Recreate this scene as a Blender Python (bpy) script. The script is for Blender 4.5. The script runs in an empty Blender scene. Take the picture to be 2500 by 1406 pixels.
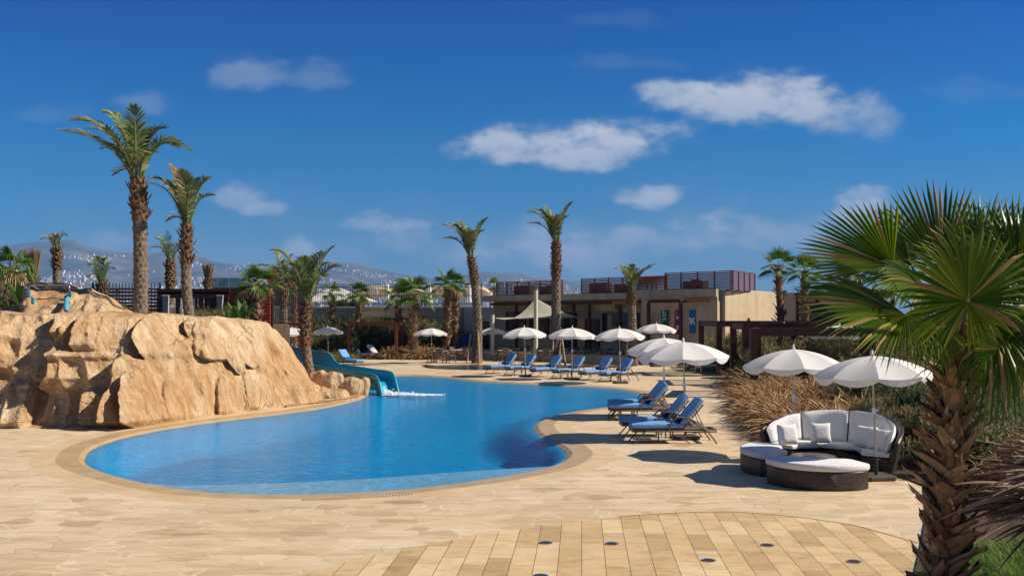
import bpy, bmesh, math, random
from mathutils import Vector, Matrix, noise
R = math.radians; PI = math.pi
random.seed(7)
SC = bpy.context.scene
COL = SC.collection
# ---------------------------------------------------------------- camera, sky, sun, exposure
F, HZ, H = 2300.0, 778.0, 2.85          # focal length and horizon measured on a 2500 px wide picture, eye height in metres
cam_d = bpy.data.cameras.new('camera'); cam_d.sensor_width = 36; cam_d.lens = F/2500*36
cam_d.shift_y = 0.030; cam_d.clip_start = .1; cam_d.clip_end = 40000
cam = bpy.data.objects.new('camera', cam_d); COL.objects.link(cam)
cam.location = (0, 0, H); cam.rotation_euler = (R(90), 0, 0); SC.camera = cam

SUN_EL = 38.0
world = bpy.data.worlds.new("World"); SC.world = world; world.use_nodes = True
def build_world():
    nt = world.node_tree; N = nt.nodes; L = nt.links
    N.clear()
    out = N.new('ShaderNodeOutputWorld'); bg = N.new('ShaderNodeBackground'); L.new(bg.outputs[0], out.inputs[0])
    bg.inputs[1].default_value = 0.115
    sky = N.new('ShaderNodeTexSky'); sky.sky_type = 'NISHITA'; sky.sun_disc = False
    sky.sun_elevation = R(SUN_EL); sky.sun_rotation = R(90); sky.altitude = 0; sky.air_density = 1.0; sky.dust_density = .25; sky.ozone_density = 3.0
    tc = N.new('ShaderNodeTexCoord'); sep = N.new('ShaderNodeSeparateXYZ'); L.new(tc.outputs['Generated'], sep.inputs[0])
    def M(op, a, b=None, c=None, clamp=False):
        n = N.new('ShaderNodeMath'); n.operation = op; n.use_clamp = clamp
        for i, v in enumerate((a, b, c)):
            if v is None: continue
            if isinstance(v, (int, float)): n.inputs[i].default_value = v
            else: L.new(v, n.inputs[i])
        return n.outputs[0]
    ay = M('MAXIMUM', M('ABSOLUTE', sep.outputs[1]), 0.05)
    A = M('DIVIDE', sep.outputs[0], ay); B = M('DIVIDE', sep.outputs[2], ay)
    # deeper blue, as through a polarising filter
    hsv = N.new('ShaderNodeHueSaturation'); hsv.inputs['Saturation'].default_value = SKY_SAT; hsv.inputs['Value'].default_value = 1.0; hsv.inputs['Hue'].default_value = SKY_HUE
    L.new(sky.outputs[0], hsv.inputs['Color'])
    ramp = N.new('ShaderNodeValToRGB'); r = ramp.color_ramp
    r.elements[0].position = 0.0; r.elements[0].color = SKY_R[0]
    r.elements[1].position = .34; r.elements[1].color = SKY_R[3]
    e = r.elements.new(1.0); e.color = (.26, .30, .34, 1)  # neutral zenith above the view, added to take the blue out of shadows
    e = r.elements.new(.06); e.color = SKY_R[1]
    e = r.elements.new(.2); e.color = SKY_R[2]
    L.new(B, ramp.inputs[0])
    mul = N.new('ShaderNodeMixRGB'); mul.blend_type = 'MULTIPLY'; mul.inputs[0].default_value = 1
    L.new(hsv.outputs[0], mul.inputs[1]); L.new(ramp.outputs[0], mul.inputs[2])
    # clouds
    comb = N.new('ShaderNodeCombineXYZ'); L.new(A, comb.inputs[0]); L.new(M('MULTIPLY', B, 1.7), comb.inputs[1])
    def noi(scale, det, rough, off):
        m = N.new('ShaderNodeVectorMath'); m.operation = 'ADD'; L.new(comb.outputs[0], m.inputs[0]); m.inputs[1].default_value = off
        n = N.new('ShaderNodeTexNoise'); n.inputs['Scale'].default_value = scale; n.inputs['Detail'].default_value = det; n.inputs['Roughness'].default_value = rough
        L.new(m.outputs[0], n.inputs['Vector']); return n
    nd = noi(7, 3, .5, (3.1, 1.7, 0)); ns = N.new('ShaderNodeSeparateColor'); L.new(nd.outputs['Color'], ns.inputs[0])
    dA = M('MULTIPLY', M('SUBTRACT', ns.outputs[0], .5), .085); dB = M('MULTIPLY', M('SUBTRACT', ns.outputs[1], .5), .05)
    A2 = M('ADD', A, dA); B2 = M('ADD', B, dB)
    fine = noi(24, 7, .58, (0, 5, 2)).outputs['Fac']
    big = noi(9, 4, .55, (7, 0, 3)).outputs['Fac']
    alpha = None; shade = None
    for (px, v, rx, ry, op) in CLOUDS:
        a0 = (px-1250)/F; b0 = (HZ-v)/F; ra = rx/F; rb = ry/F
        u = M('DIVIDE', M('SUBTRACT', A2, a0), ra); w = M('DIVIDE', M('SUBTRACT', B2, b0), rb)
        wlow = M('MULTIPLY', M('MINIMUM', w, 0), 1.35)          # flatter below than above
        wh = M('MAXIMUM', w, 0)
        r2 = M('ADD', M('MULTIPLY', u, u), M('ADD', M('MULTIPLY', wlow, wlow), M('MULTIPLY', wh, wh)))
        e = M('SUBTRACT', 1.0, r2)
        e = M('ADD', e, M('MULTIPLY', M('SUBTRACT', fine, .5), 2.4)); e = M('ADD', e, M('MULTIPLY', M('SUBTRACT', big, .5), 1.5))
        # fade far outside so the noise cannot raise lone scraps
        e = M('SUBTRACT', e, M('MULTIPLY', M('MAXIMUM', M('SUBTRACT', r2, 1.6), 0), .8))
        sm = N.new('ShaderNodeMapRange'); sm.interpolation_type = 'SMOOTHERSTEP'; sm.inputs['From Min'].default_value = -.35; sm.inputs['From Max'].default_value = 1.25
        L.new(e, sm.inputs[0]); al = M('MULTIPLY', sm.outputs[0], op)
        sh = M('MULTIPLY', M('MULTIPLY_ADD', w, .3, .55, clamp=True), al)
        alpha = al if alpha is None else M('SUBTRACT', 1.0, M('MULTIPLY', M('SUBTRACT', 1.0, alpha), M('SUBTRACT', 1.0, al)))
        shade = sh if shade is None else M('MAXIMUM', shade, sh)
    # thin veil of scattered low cloud near the skyline
    veil = noi(3.2, 5, .6, (11, 4, 0)).outputs['Fac']
    band = N.new('ShaderNodeMapRange'); band.interpolation_type = 'SMOOTHSTEP'; band.inputs['From Min'].default_value = .17; band.inputs['From Max'].default_value = .02
    band.inputs['To Min'].default_value = 0; band.inputs['To Max'].default_value = 1; L.new(B, band.inputs[0])
    vm = N.new('ShaderNodeMapRange'); vm.interpolation_type = 'SMOOTHSTEP'; vm.inputs['From Min'].default_value = .36; vm.inputs['From Max'].default_value = .7; L.new(veil, vm.inputs[0])
    va = M('MULTIPLY', M('MULTIPLY', vm.outputs[0], band.outputs[0]), .7)
    vm2 = N.new('ShaderNodeMapRange'); vm2.interpolation_type = 'SMOOTHSTEP'; vm2.inputs['From Min'].default_value = .55; vm2.inputs['From Max'].default_value = .8; L.new(veil, vm2.inputs[0])
    va = M('ADD', va, M('MULTIPLY', vm2.outputs[0], .06))
    alpha = M('MINIMUM', M('MAXIMUM', alpha, va), .93)
    ccol = N.new('ShaderNodeMixRGB'); ccol.inputs[1].default_value = CLOUD_C[0]; ccol.inputs[2].default_value = CLOUD_C[1]
    L.new(shade, ccol.inputs[0])
    mix = N.new('ShaderNodeMixRGB'); L.new(alpha, mix.inputs[0]); L.new(mul.outputs[0], mix.inputs[1]); L.new(ccol.outputs[0], mix.inputs[2])
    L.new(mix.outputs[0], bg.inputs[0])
SKY_SAT = 1.15; SKY_HUE = .5
SKY_R = [(.28, .39, .52, 1), (.15, .35, .51, 1), (.01, .33, .55, 1), (0, .22, .53, 1)]
CLOUD_C = [(1.6, 2.2, 3.1, 1), (5.0, 5.1, 5.4, 1)]
CLOUDS = [(1400, 362, 290, 62, 1), (1290, 345, 150, 62, .9), (1850, 262, 270, 90, .95), (2070, 285, 160, 90, .6), (1890, 215, 150, 65, .85), (1690, 232, 140, 48, .75), (1585, 478, 100, 42, .85),
          (965, 552, 115, 42, .85), (740, 603, 65, 38, .7), (560, 470, 75, 45, .62), (630, 498, 70, 36, .6), (600, 190, 110, 65, .42), (790, 200, 100, 50, .3),
          (370, 278, 70, 48, .3), (2100, 508, 95, 50, .8), (1640, 590, 260, 72, .62), (1350, 620, 130, 52, .7), (1170, 630, 90, 44, .7), (2180, 600, 160, 60, .5), (1480, 640, 140, 40, .5),
          (110, 285, 120, 26, .14), (1520, 150, 150, 30, .13), (1850, 560, 130, 50, .38), (300, 608, 110, 34, .35), (1520, 45, 160, 30, .1),
          (1300, 612, 460, 75, .42), (1950, 575, 340, 80, .46), (700, 630, 300, 50, .38), (250, 600, 240, 34, .3), (2380, 225, 130, 30, .12), (1000, 600, 90, 30, .3), (1950, 590, 150, 40, .3)]
build_world()
sun_d = bpy.data.lights.new('sun', 'SUN'); sun_d.energy = 5.0; sun_d.angle = R(.55); sun_d.color = (1.0, .90, .76)
sun = bpy.data.objects.new('sun', sun_d); COL.objects.link(sun)
SUN_DIR = Vector((-math.cos(R(SUN_EL)), .05, -math.sin(R(SUN_EL)))).normalized()
sun.rotation_euler = SUN_DIR.to_track_quat('-Z', 'Y').to_euler(); sun.location = (60, 0, 60)
vs = SC.view_settings; vs.view_transform = 'Standard'; vs.look = 'None'; vs.gamma = 1; vs.use_curve_mapping = False; vs.exposure = 0.46
SC.cycles.max_bounces = 8; SC.cycles.transparent_max_bounces = 16; SC.cycles.volume_bounces = 0
SC.cycles.caustics_reflective = False; SC.cycles.caustics_refractive = False

# ---------------------------------------------------------------- measuring helpers: picture measurement + distance -> metres
def at(px, v, d): return Vector(((px-1250)*d/F, d, H+(HZ-v)*d/F))
def gnd(px, v, z=0.0):
    d = F*(H-z)/(v-HZ); return Vector(((px-1250)*d/F, d, z))
def lerp(a, b, t): return a+(b-a)*t
def interp(pts, x):
    if x <= pts[0][0]: return pts[0][1]
    for (x0, y0), (x1, y1) in zip(pts, pts[1:]):
        if x <= x1: return y0+(y1-y0)*(x-x0)/(x1-x0)
    return pts[-1][1]
def smooth(a, b, x):
    t = min(1, max(0, (x-a)/(b-a))); return t*t*(3-2*t)

# ---------------------------------------------------------------- mesh builder
class MB:
    def __init__(s): s.v = []; s.f = []
    def add(s, vs_, fs):
        b = len(s.v); s.v += [tuple(x) for x in vs_]; s.f += [tuple(b+i for i in f) for f in fs]
    def box(s, c, size, M=None, bev=0):
        x, y, z = (k/2 for k in size); c = Vector(c)
        P = [Vector((a*x, b*y, d*z)) for a in (-1, 1) for b in (-1, 1) for d in (-1, 1)]
        if M is not None: P = [M @ p for p in P]
        s.add([p+c for p in P], [(0, 1, 3, 2), (4, 6, 7, 5), (0, 4, 5, 1), (2, 3, 7, 6), (0, 2, 6, 4), (1, 5, 7, 3)])
    def beam(s, a, b, w, h, up=Vector((0, 0, 1))):
        a = Vector(a); b = Vector(b); d = (b-a); L = d.length; d.normalize()
        sd = d.cross(up)
        if sd.length < 1e-4: sd = d.cross(Vector((1, 0, 0)))
        sd.normalize(); u = sd.cross(d).normalized()
        P = []
        for p in (a, b):
            for i, j in ((-1, -1), (1, -1), (1, 1), (-1, 1)): P.append(p+sd*w/2*i+u*h/2*j)
        s.add(P, [(3, 2, 1, 0), (4, 5, 6, 7), (0, 1, 5, 4), (1, 2, 6, 5), (2, 3, 7, 6), (3, 0, 4, 7)])
    def tube(s, pts, r, n=8, cap=True, flat=1.0):
        pts = [Vector(p) for p in pts]; rs = r if isinstance(r, (list, tuple)) else [r]*len(pts)
        V = []; Fc = []; pu = None
        for i, p in enumerate(pts):
            d = (pts[min(i+1, len(pts)-1)]-pts[max(i-1, 0)])
            d = d.normalized() if d.length > 1e-9 else Vector((0, 0, 1))
            if pu is None:
                pu = d.cross(Vector((0, 0, 1)));
                if pu.length < 1e-3: pu = d.cross(Vector((0, 1, 0)))
            pu = (pu - d*pu.dot(d)).normalized(); w = d.cross(pu)
            for k in range(n):
                a = 2*PI*k/n; V.append(p+pu*math.cos(a)*rs[i]+w*math.sin(a)*rs[i]*flat)
        for i in range(len(pts)-1):
            for k in range(n): Fc.append((i*n+k, i*n+(k+1) % n, (i+1)*n+(k+1) % n, (i+1)*n+k))
        if cap:
            Fc.append(tuple(reversed(range(n)))); Fc.append(tuple((len(pts)-1)*n+k for k in range(n)))
        s.add(V, Fc)
    def lathe(s, prof, n=24, c=(0, 0, 0)):
        c = Vector(c); V = []; Fc = []
        for r, z in prof:
            for k in range(n):
                a = 2*PI*k/n; V.append(c+Vector((r*math.cos(a), r*math.sin(a), z)))
        for i in range(len(prof)-1):
            for k in range(n): Fc.append((i*n+k, i*n+(k+1) % n, (i+1)*n+(k+1) % n, (i+1)*n+k))
        Fc.append(tuple(reversed(range(n)))); Fc.append(tuple((len(prof)-1)*n+k for k in range(n)))
        s.add(V, Fc)
    def grid(s, rows, close=False):
        n = len(rows[0]); V = [p for r in rows for p in r]; Fc = []
        for i in range(len(rows)-1):
            for k in range(n if close else n-1): Fc.append((i*n+k, i*n+(k+1) % n, (i+1)*n+(k+1) % n, (i+1)*n+k))
        s.add(V, Fc)
    def slab(s, outline, z0, z1, r=.03, dome=0.0, nb=3):
        """solid with a rounded top edge from a plan outline (counter-clockwise)"""
        n = len(outline); O = [Vector((p[0], p[1], 0)) for p in outline]; nor = []
        for i in range(n):
            e1 = (O[i]-O[i-1]).normalized(); e2 = (O[(i+1) % n]-O[i]).normalized()
            m = Vector((e1.y+e2.y, -e1.x-e2.x, 0)); m = m.normalized() if m.length > 1e-5 else m; nor.append(m)
        def ring(ins, z): return [O[i]-nor[i]*ins+Vector((0, 0, z)) for i in range(n)]
        rows = []
        rb = min(r, (z1-z0)*.45)
        for k in range(nb+1):
            a = PI/2*(1-k/nb); rows.append(ring(rb*(1-math.cos(a)), z0+rb*(1-math.sin(a))))
        for k in range(nb+1):
            a = PI/2*k/nb; rows.append(ring(r*(1-math.cos(a)), z1-r+r*math.sin(a)))
        c = sum(O, Vector())/n
        for q in (.7, .4, .1):
            rows.append([c+(rows[-1][0]-rows[-1][0]) + (Vector((p.x, p.y, 0))-Vector((c.x, c.y, 0)))*q + Vector((0, 0, z1+dome*(1-q*q))) for p in ring(r, z1)])
        b = len(s.v); s.grid(rows, close=True)
        s.f.append(tuple(b+i for i in reversed(range(n)))); s.f.append(tuple(b+(len(rows)-1)*n+i for i in range(n)))
    def build(s, name, mat, parent=None, smooth=False, sharp=None):
        me = bpy.data.meshes.new(name); me.from_pydata(s.v, [], s.f); me.update()
        if isinstance(mat, (list, tuple)):
            for m in mat: me.materials.append(m)
        else: me.materials.append(mat)
        if smooth:
            me.polygons.foreach_set('use_smooth', [True]*len(me.polygons))
            if sharp: me.set_sharp_from_angle(angle=R(sharp))
        o = bpy.data.objects.new(name, me); COL.objects.link(o)
        if parent: o.parent = parent
        return o
def tag(o, label=None, cat=None, group=None, kind=None):
    if label: o['label'] = label
    if cat: o['category'] = cat
    if group: o['group'] = group
    if kind: o['kind'] = kind
    return o
def empty(name, loc=(0, 0, 0), rz=0, label=None, cat=None, group=None):
    o = bpy.data.objects.new(name, None); COL.objects.link(o); o.location = loc; o.rotation_euler = (0, 0, rz); o.empty_display_size = .2
    return tag(o, label, cat, group)
KIDS = {}
def copy_tree(o, parent=None):
    c = o.copy(); COL.objects.link(c); c.parent = parent
    for ch in list(o.children): copy_tree(ch, c)
    return c
_first = {}
def place(proto, loc, rz=0, label=None, group=None, scale=1.0, tilt=None):
    if proto.name not in _first: _first[proto.name] = 1; o = proto
    else: o = copy_tree(proto)
    o.location = loc; o.rotation_euler = (tilt[0] if tilt else 0, tilt[1] if tilt else 0, rz)
    o.scale = (scale,)*3 if isinstance(scale, (int, float)) else scale
    if label: o['label'] = label
    if group: o['group'] = group
    return o
def struct(o): o['kind'] = 'structure'; return o

# ---------------------------------------------------------------- materials
MATS = {}
class NT:
    def __init__(s, name):
        s.m = bpy.data.materials.new(name); s.m.use_nodes = True; s.t = s.m.node_tree; s.N = s.t.nodes; s.L = s.t.links
        s.b = s.N['Principled BSDF']; s.out = s.N['Material Output']
        s.tc = s.N.new('ShaderNodeTexCoord'); s.co = s.tc.outputs['Object']
    def link(s, a, b): s.L.new(a, b)
    def math(s, op, a, b=None, c=None, clamp=False):
        n = s.N.new('ShaderNodeMath'); n.operation = op; n.use_clamp = clamp
        for i, v in enumerate((a, b, c)):
            if v is None: continue
            if isinstance(v, (int, float)): n.inputs[i].default_value = v
            else: s.L.new(v, n.inputs[i])
        return n.outputs[0]
    def map(s, sc=(1, 1, 1), rot=(0, 0, 0), loc=(0, 0, 0), src=None):
        n = s.N.new('ShaderNodeMapping'); n.inputs['Scale'].default_value = sc; n.inputs['Rotation'].default_value = rot; n.inputs['Location'].default_value = loc
        s.L.new(src or s.co, n.inputs[0]); return n.outputs[0]
    def noise(s, scale, det=4, rough=.55, vec=None, dist=0):
        n = s.N.new('ShaderNodeTexNoise'); n.inputs['Scale'].default_value = scale; n.inputs['Detail'].default_value = det; n.inputs['Roughness'].default_value = rough; n.inputs['Distortion'].default_value = dist
        s.L.new(vec or s.co, n.inputs['Vector']); return n.outputs['Fac']
    def ramp(s, fac, stops):
        n = s.N.new('ShaderNodeValToRGB'); r = n.color_ramp
        while len(r.elements) < len(stops): r.elements.new(.5)
        for e, (p, c) in zip(r.elements, stops): e.position = p; e.color = (c[0], c[1], c[2], 1) if not isinstance(c, (int, float)) else (c, c, c, 1)
        s.L.new(fac, n.inputs[0]); return n.outputs[0]
    def mix(s, fac, a, b, mode='MIX'):
        n = s.N.new('ShaderNodeMixRGB'); n.blend_type = mode
        for i, v in enumerate((fac, a, b)):
            if isinstance(v, (int, float)): n.inputs[i].default_value = v if i == 0 else (v, v, v, 1)
            elif isinstance(v, tuple): n.inputs[i].default_value = (v[0], v[1], v[2], 1)
            else: s.L.new(v, n.inputs[i])
        return n.outputs[0]
    def bump(s, h, strength=.5, dist=.02):
        n = s.N.new('ShaderNodeBump'); n.inputs['Strength'].default_value = strength; n.inputs['Distance'].default_value = dist
        s.L.new(h, n.inputs['Height']); s.L.new(n.outputs[0], s.b.inputs['Normal']); return n.outputs[0]
    def island(s):
        return s.N.new('ShaderNodeNewGeometry').outputs['Random Per Island']
    def color(s, c): 
        if isinstance(c, tuple): s.b.inputs['Base Color'].default_value = (c[0], c[1], c[2], 1)
        else: s.L.new(c, s.b.inputs['Base Color'])
    def rough(s, v):
        if isinstance(v, (int, float)): s.b.inputs['Roughness'].default_value = v
        else: s.L.new(v, s.b.inputs['Roughness'])
def simple(name, c1, c2=None, scale=6, rough=.7, bump=0, bscale=None, metal=0, stretch=(1, 1, 1), bdist=.01, lo=.35, hi=.65):
    t = NT(name); v = t.map(stretch); n = t.noise(scale, 5, .6, v)
    t.color(t.ramp(n, [(lo, c1), (hi, c2 or tuple(k*.8 for k in c1))])); t.rough(rough); t.b.inputs['Specular IOR Level'].default_value = .5 if rough < .4 else .22; t.b.inputs['Metallic'].default_value = metal
    if bump: t.bump(t.noise(bscale or scale*4, 5, .6, v), bump, bdist)
    MATS[name] = t.m; return t.m
def leafmat(name, cols, trans=.35, rough=.55):
    t = NT(name); t.color(t.ramp(t.island(), [(i/(len(cols)-1), c) for i, c in enumerate(cols)])); t.rough(rough)
    t.b.inputs['Specular IOR Level'].default_value = .35
    tr = t.N.new('ShaderNodeBsdfTranslucent'); t.link(t.b.inputs['Base Color'].links[0].from_socket, tr.inputs[0])
    mx = t.N.new('ShaderNodeMixShader'); mx.inputs[0].default_value = trans; t.link(t.b.outputs[0], mx.inputs[1]); t.link(tr.outputs[0], mx.inputs[2]); t.link(mx.outputs[0], t.out.inputs[0])
    MATS[name] = t.m; return t.m
def cloth(name, c, trans=.2, bump=.25, wr=9, c2=None):
    t = NT(name); n = t.noise(3, 4, .6); t.color(t.ramp(n, [(.3, c), (.7, c2 or tuple(k*.93 for k in c))])); t.rough(.85)
    t.b.inputs['Specular IOR Level'].default_value = .2
    h = t.math('ADD', t.noise(wr, 3, .6, dist=.6), t.math('MULTIPLY', t.noise(220, 2, .5), .1)); t.bump(h, bump, .03)
    if trans:
        tr = t.N.new('ShaderNodeBsdfTranslucent'); tr.inputs[0].default_value = (c[0], c[1], c[2], 1)
        mx = t.N.new('ShaderNodeMixShader'); mx.inputs[0].default_value = trans; t.link(t.b.outputs[0], mx.inputs[1]); t.link(tr.outputs[0], mx.inputs[2]); t.link(mx.outputs[0], t.out.inputs[0])
    MATS[name] = t.m; return t.m

def m_flag():
    t = NT('flagstone'); 
    w = t.noise(1.1, 3, .5); wv = t.N.new('ShaderNodeVectorMath'); wv.operation = 'ADD'
    wc = t.N.new('ShaderNodeTexNoise'); wc.inputs['Scale'].default_value = 1.2; wc.inputs['Detail'].default_value = 2; t.link(t.co, wc.inputs['Vector'])
    ws = t.N.new('ShaderNodeVectorMath'); ws.operation = 'SCALE'; t.link(wc.outputs['Color'], ws.inputs[0]); ws.inputs['Scale'].default_value = .35
    t.link(t.co, wv.inputs[0]); t.link(ws.outputs[0], wv.inputs[1])
    mp = t.map((1.15, 1.75, 1), (0, 0, R(12)), src=wv.outputs[0])
    vd = t.N.new('ShaderNodeTexVoronoi'); vd.feature = 'DISTANCE_TO_EDGE'; vd.inputs['Scale'].default_value = 1.85; t.link(mp, vd.inputs['Vector'])
    vc = t.N.new('ShaderNodeTexVoronoi'); vc.inputs['Scale'].default_value = 1.85; t.link(mp, vc.inputs['Vector'])
    cell = t.N.new('ShaderNodeSeparateColor'); t.link(vc.outputs['Color'], cell.inputs[0])
    base = t.ramp(cell.outputs[0], [(0, (.56, .43, .275)), (.3, (.62, .49, .33)), (.6, (.66, .53, .365)), (.9, (.59, .455, .295)), (1, (.46, .34, .20))])
    st = t.map((.5, 2.6, 1), (0, 0, R(4))); n1 = t.noise(1.6, 7, .62, st, 1.2)
    base = t.mix(.75, base, t.ramp(n1, [(.3, (.74, .68, .60)), (.5, (1, 1, 1)), (.68, (1.16, 1.14, 1.1))]), 'MULTIPLY')
    big = t.noise(.16, 4, .55); base = t.mix(.55, base, t.ramp(big, [(.36, (.86, .78, .62)), (.52, (1.0, .99, .97)), (.66, (1.12, 1.12, 1.12))]), 'MULTIPLY')
    warm = t.noise(2.2, 5, .6, st, .8); base = t.mix(t.ramp(warm, [(.55, 0), (.75, .45)]), base, (.60, .40, .19))
    j = t.ramp(vd.outputs['Distance'], [(.0, 1), (.017, 1), (.032, 0)])
    jm = t.noise(.9, 3, .6); jc = t.mix(t.ramp(jm, [(.45, 0), (.55, 1)]), (.80, .65, .44), (.44, .31, .18))
    base = t.mix(t.math('MULTIPLY', j, .55), base, jc)
    t.color(base); t.rough(t.ramp(n1, [(.3, .62), (.7, .8)]))
    hh = t.math('SUBTRACT', t.math('MULTIPLY', t.noise(9, 6, .6), .5), t.math('MULTIPLY', j, .35)); t.bump(hh, .35, .008)
    MATS['flag'] = t.m
def m_plank():
    t = NT('sandstone_planks'); br = t.N.new('ShaderNodeTexBrick'); mp = t.map((1, 1, 1), (0, 0, R(90)-math.atan(.074)+R(0)))
    mp = t.map((1, 1, 1), (0, 0, -(R(90)-math.atan(.074))))
    t.link(mp, br.inputs['Vector']); br.offset = .37; br.offset_frequency = 2; br.squash = 1
    br.inputs['Scale'].default_value = 1; br.inputs['Brick Width'].default_value = .86; br.inputs['Row Height'].default_value = .276
    br.inputs['Mortar Size'].default_value = .004; br.inputs['Mortar Smooth'].default_value = .1; br.inputs['Bias'].default_value = 0
    br.inputs['Color1'].default_value = (0, 0, 0, 1); br.inputs['Color2'].default_value = (1, 1, 1, 1); br.inputs['Mortar'].default_value = (.5, .5, .5, 1)
    c = t.ramp(br.outputs['Color'], [(0, (.46, .315, .15)), (.3, (.55, .39, .195)), (.6, (.62, .45, .24)), (1, (.69, .52, .30))])
    n1 = t.noise(2.6, 6, .6, t.map((.9, 1.6, 1)), 1.0); c = t.mix(.85, c, t.ramp(n1, [(.3, (.78, .73, .66)), (.5, (1, 1, 1)), (.7, (1.14, 1.12, 1.1))]), 'MULTIPLY')
    c = t.mix(.35, c, t.ramp(t.noise(30, 4, .7), [(.35, (.85, .82, .78)), (.6, (1.05, 1.05, 1.05))]), 'MULTIPLY')
    mo = t.ramp(br.outputs['Fac'], [(0, 0), (1, 1)]); c = t.mix(mo, c, (.075, .045, .025)); t.color(c); t.rough(.68)
    t.bump(t.math('SUBTRACT', t.math('MULTIPLY', t.noise(22, 5, .6), .3), t.math('MULTIPLY', br.outputs['Fac'], 1)), .5, .006)
    MATS['plank'] = t.m
def m_rock(name='rock', tint=(1, 1, 1)):
    t = NT(name); T = lambda c: tuple(a*b for a, b in zip(c, tint))
    st = t.map((1.3, 1.3, .45)); n1 = t.noise(1.5, 8, .62, st, 1.3)
    c = t.ramp(n1, [(.25, T((.36, .215, .10))), (.42, T((.51, .34, .185))), (.55, T((.61, .44, .265))), (.72, T((.72, .565, .385)))])
    n2 = t.noise(.5, 4, .5); c = t.mix(.8, c, t.ramp(n2, [(.35, T((.84, .66, .46))), (.55, (1, 1, 1)), (.7, (1.12, 1.13, 1.15))]), 'MULTIPLY')
    # rain streaks
    sk = t.noise(3.5, 6, .6, t.map((2.2, 2.2, .22)), .6); c = t.mix(.6, c, t.ramp(sk, [(.3, (.70, .60, .48)), (.5, (1, 1, 1)), (.72, (1.12, 1.1, 1.06))]), 'MULTIPLY')
    # cracks
    wn = t.N.new('ShaderNodeTexNoise'); wn.inputs['Scale'].default_value = 1.2; wn.inputs['Detail'].default_value = 4; t.link(t.co, wn.inputs['Vector'])
    add = t.N.new('ShaderNodeVectorMath'); add.operation = 'MULTIPLY_ADD'; t.link(wn.outputs['Color'], add.inputs[0]); add.inputs[1].default_value = (1.2, 1.2, 1.2); t.link(t.map((.9, .9, .55)), add.inputs[2])
    vo = t.N.new('ShaderNodeTexVoronoi'); vo.feature = 'DISTANCE_TO_EDGE'; vo.inputs['Scale'].default_value = .75; t.link(add.outputs[0], vo.inputs['Vector'])
    ck = t.ramp(vo.outputs['Distance'], [(0, .8), (.004, .6), (.012, 0)]); gate = t.ramp(t.noise(.6, 2, .5), [(.5, 0), (.62, 1)]); ck = t.math('MULTIPLY', ck, gate)
    c = t.mix(t.math('MULTIPLY', ck, .7), c, T((.17, .095, .045)))
    t.color(c); t.rough(.88); t.b.inputs['Specular IOR Level'].default_value = .25
    h = t.math('ADD', t.math('MULTIPLY', t.noise(4.5, 8, .66, t.map((1.2, 1.2, .6)), 1.0), 1.0), t.math('MULTIPLY', t.noise(17, 6, .65), .35)); h = t.math('SUBTRACT', h, t.math('MULTIPLY', ck, .5))
    t.bump(h, .95, .13)
    MATS[name] = t.m
def m_water(name, tint, wave=1.0):
    t = NT(name); N = t.N
    lw = N.new('ShaderNodeFresnel'); lw.inputs['IOR'].default_value = 1.33
    gl = N.new('ShaderNodeBsdfGlossy'); gl.inputs['Roughness'].default_value = .07; gl.inputs['Color'].default_value = (.92, .96, 1, 1)
    tr = N.new('ShaderNodeBsdfTransparent'); tr.inputs[0].default_value = (*tint, 1)
    bp = N.new('ShaderNodeBump'); bp.inputs['Strength'].default_value = .9*wave; bp.inputs['Distance'].default_value = .02
    h = t.math('ADD', t.math('MULTIPLY', t.noise(2.6, 4, .6, t.map((.8, 1, 1)), .8), 1.3), t.math('MULTIPLY', t.noise(12, 3, .55, t.map((1, 1, 1)), .6), .4))
    t.link(h, bp.inputs['Height']); t.link(bp.outputs[0], lw.inputs['Normal']); t.link(bp.outputs[0], gl.inputs['Normal'])
    mx = N.new('ShaderNodeMixShader'); fr = t.math('MULTIPLY', lw.outputs[0], .5 if name == 'pool_water' else .7, clamp=True); t.link(fr, mx.inputs[0]); t.link(tr.outputs[0], mx.inputs[1]); t.link(gl.outputs[0], mx.inputs[2]); t.link(mx.outputs[0], t.out.inputs[0])
    MATS[name] = t.m
def m_tile(name, c1, c2, grout, size=.055):
    t = NT(name); vc = t.N.new('ShaderNodeTexBrick'); t.link(t.map((1, 1, 1)), vc.inputs['Vector']); vc.offset = 0
    vc.inputs['Scale'].default_value = 1; vc.inputs['Brick Width'].default_value = size; vc.inputs['Row Height'].default_value = size; vc.inputs['Mortar Size'].default_value = size*.07
    vc.inputs['Color1'].default_value = (*c1, 1); vc.inputs['Color2'].default_value = (*c2, 1); vc.inputs['Mortar'].default_value = (*grout, 1)
    # rippled light pattern is left to the water; slow colour drift of the mosaic only
    c = t.mix(.5, vc.outputs['Color'], t.ramp(t.noise(.35, 4, .6), [(.35, (.8, .86, .92)), (.6, (1.08, 1.05, 1.04))]), 'MULTIPLY')
    t.color(c); t.rough(.6); t.b.inputs['Specular IOR Level'].default_value = 0; MATS[name] = t.m
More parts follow.
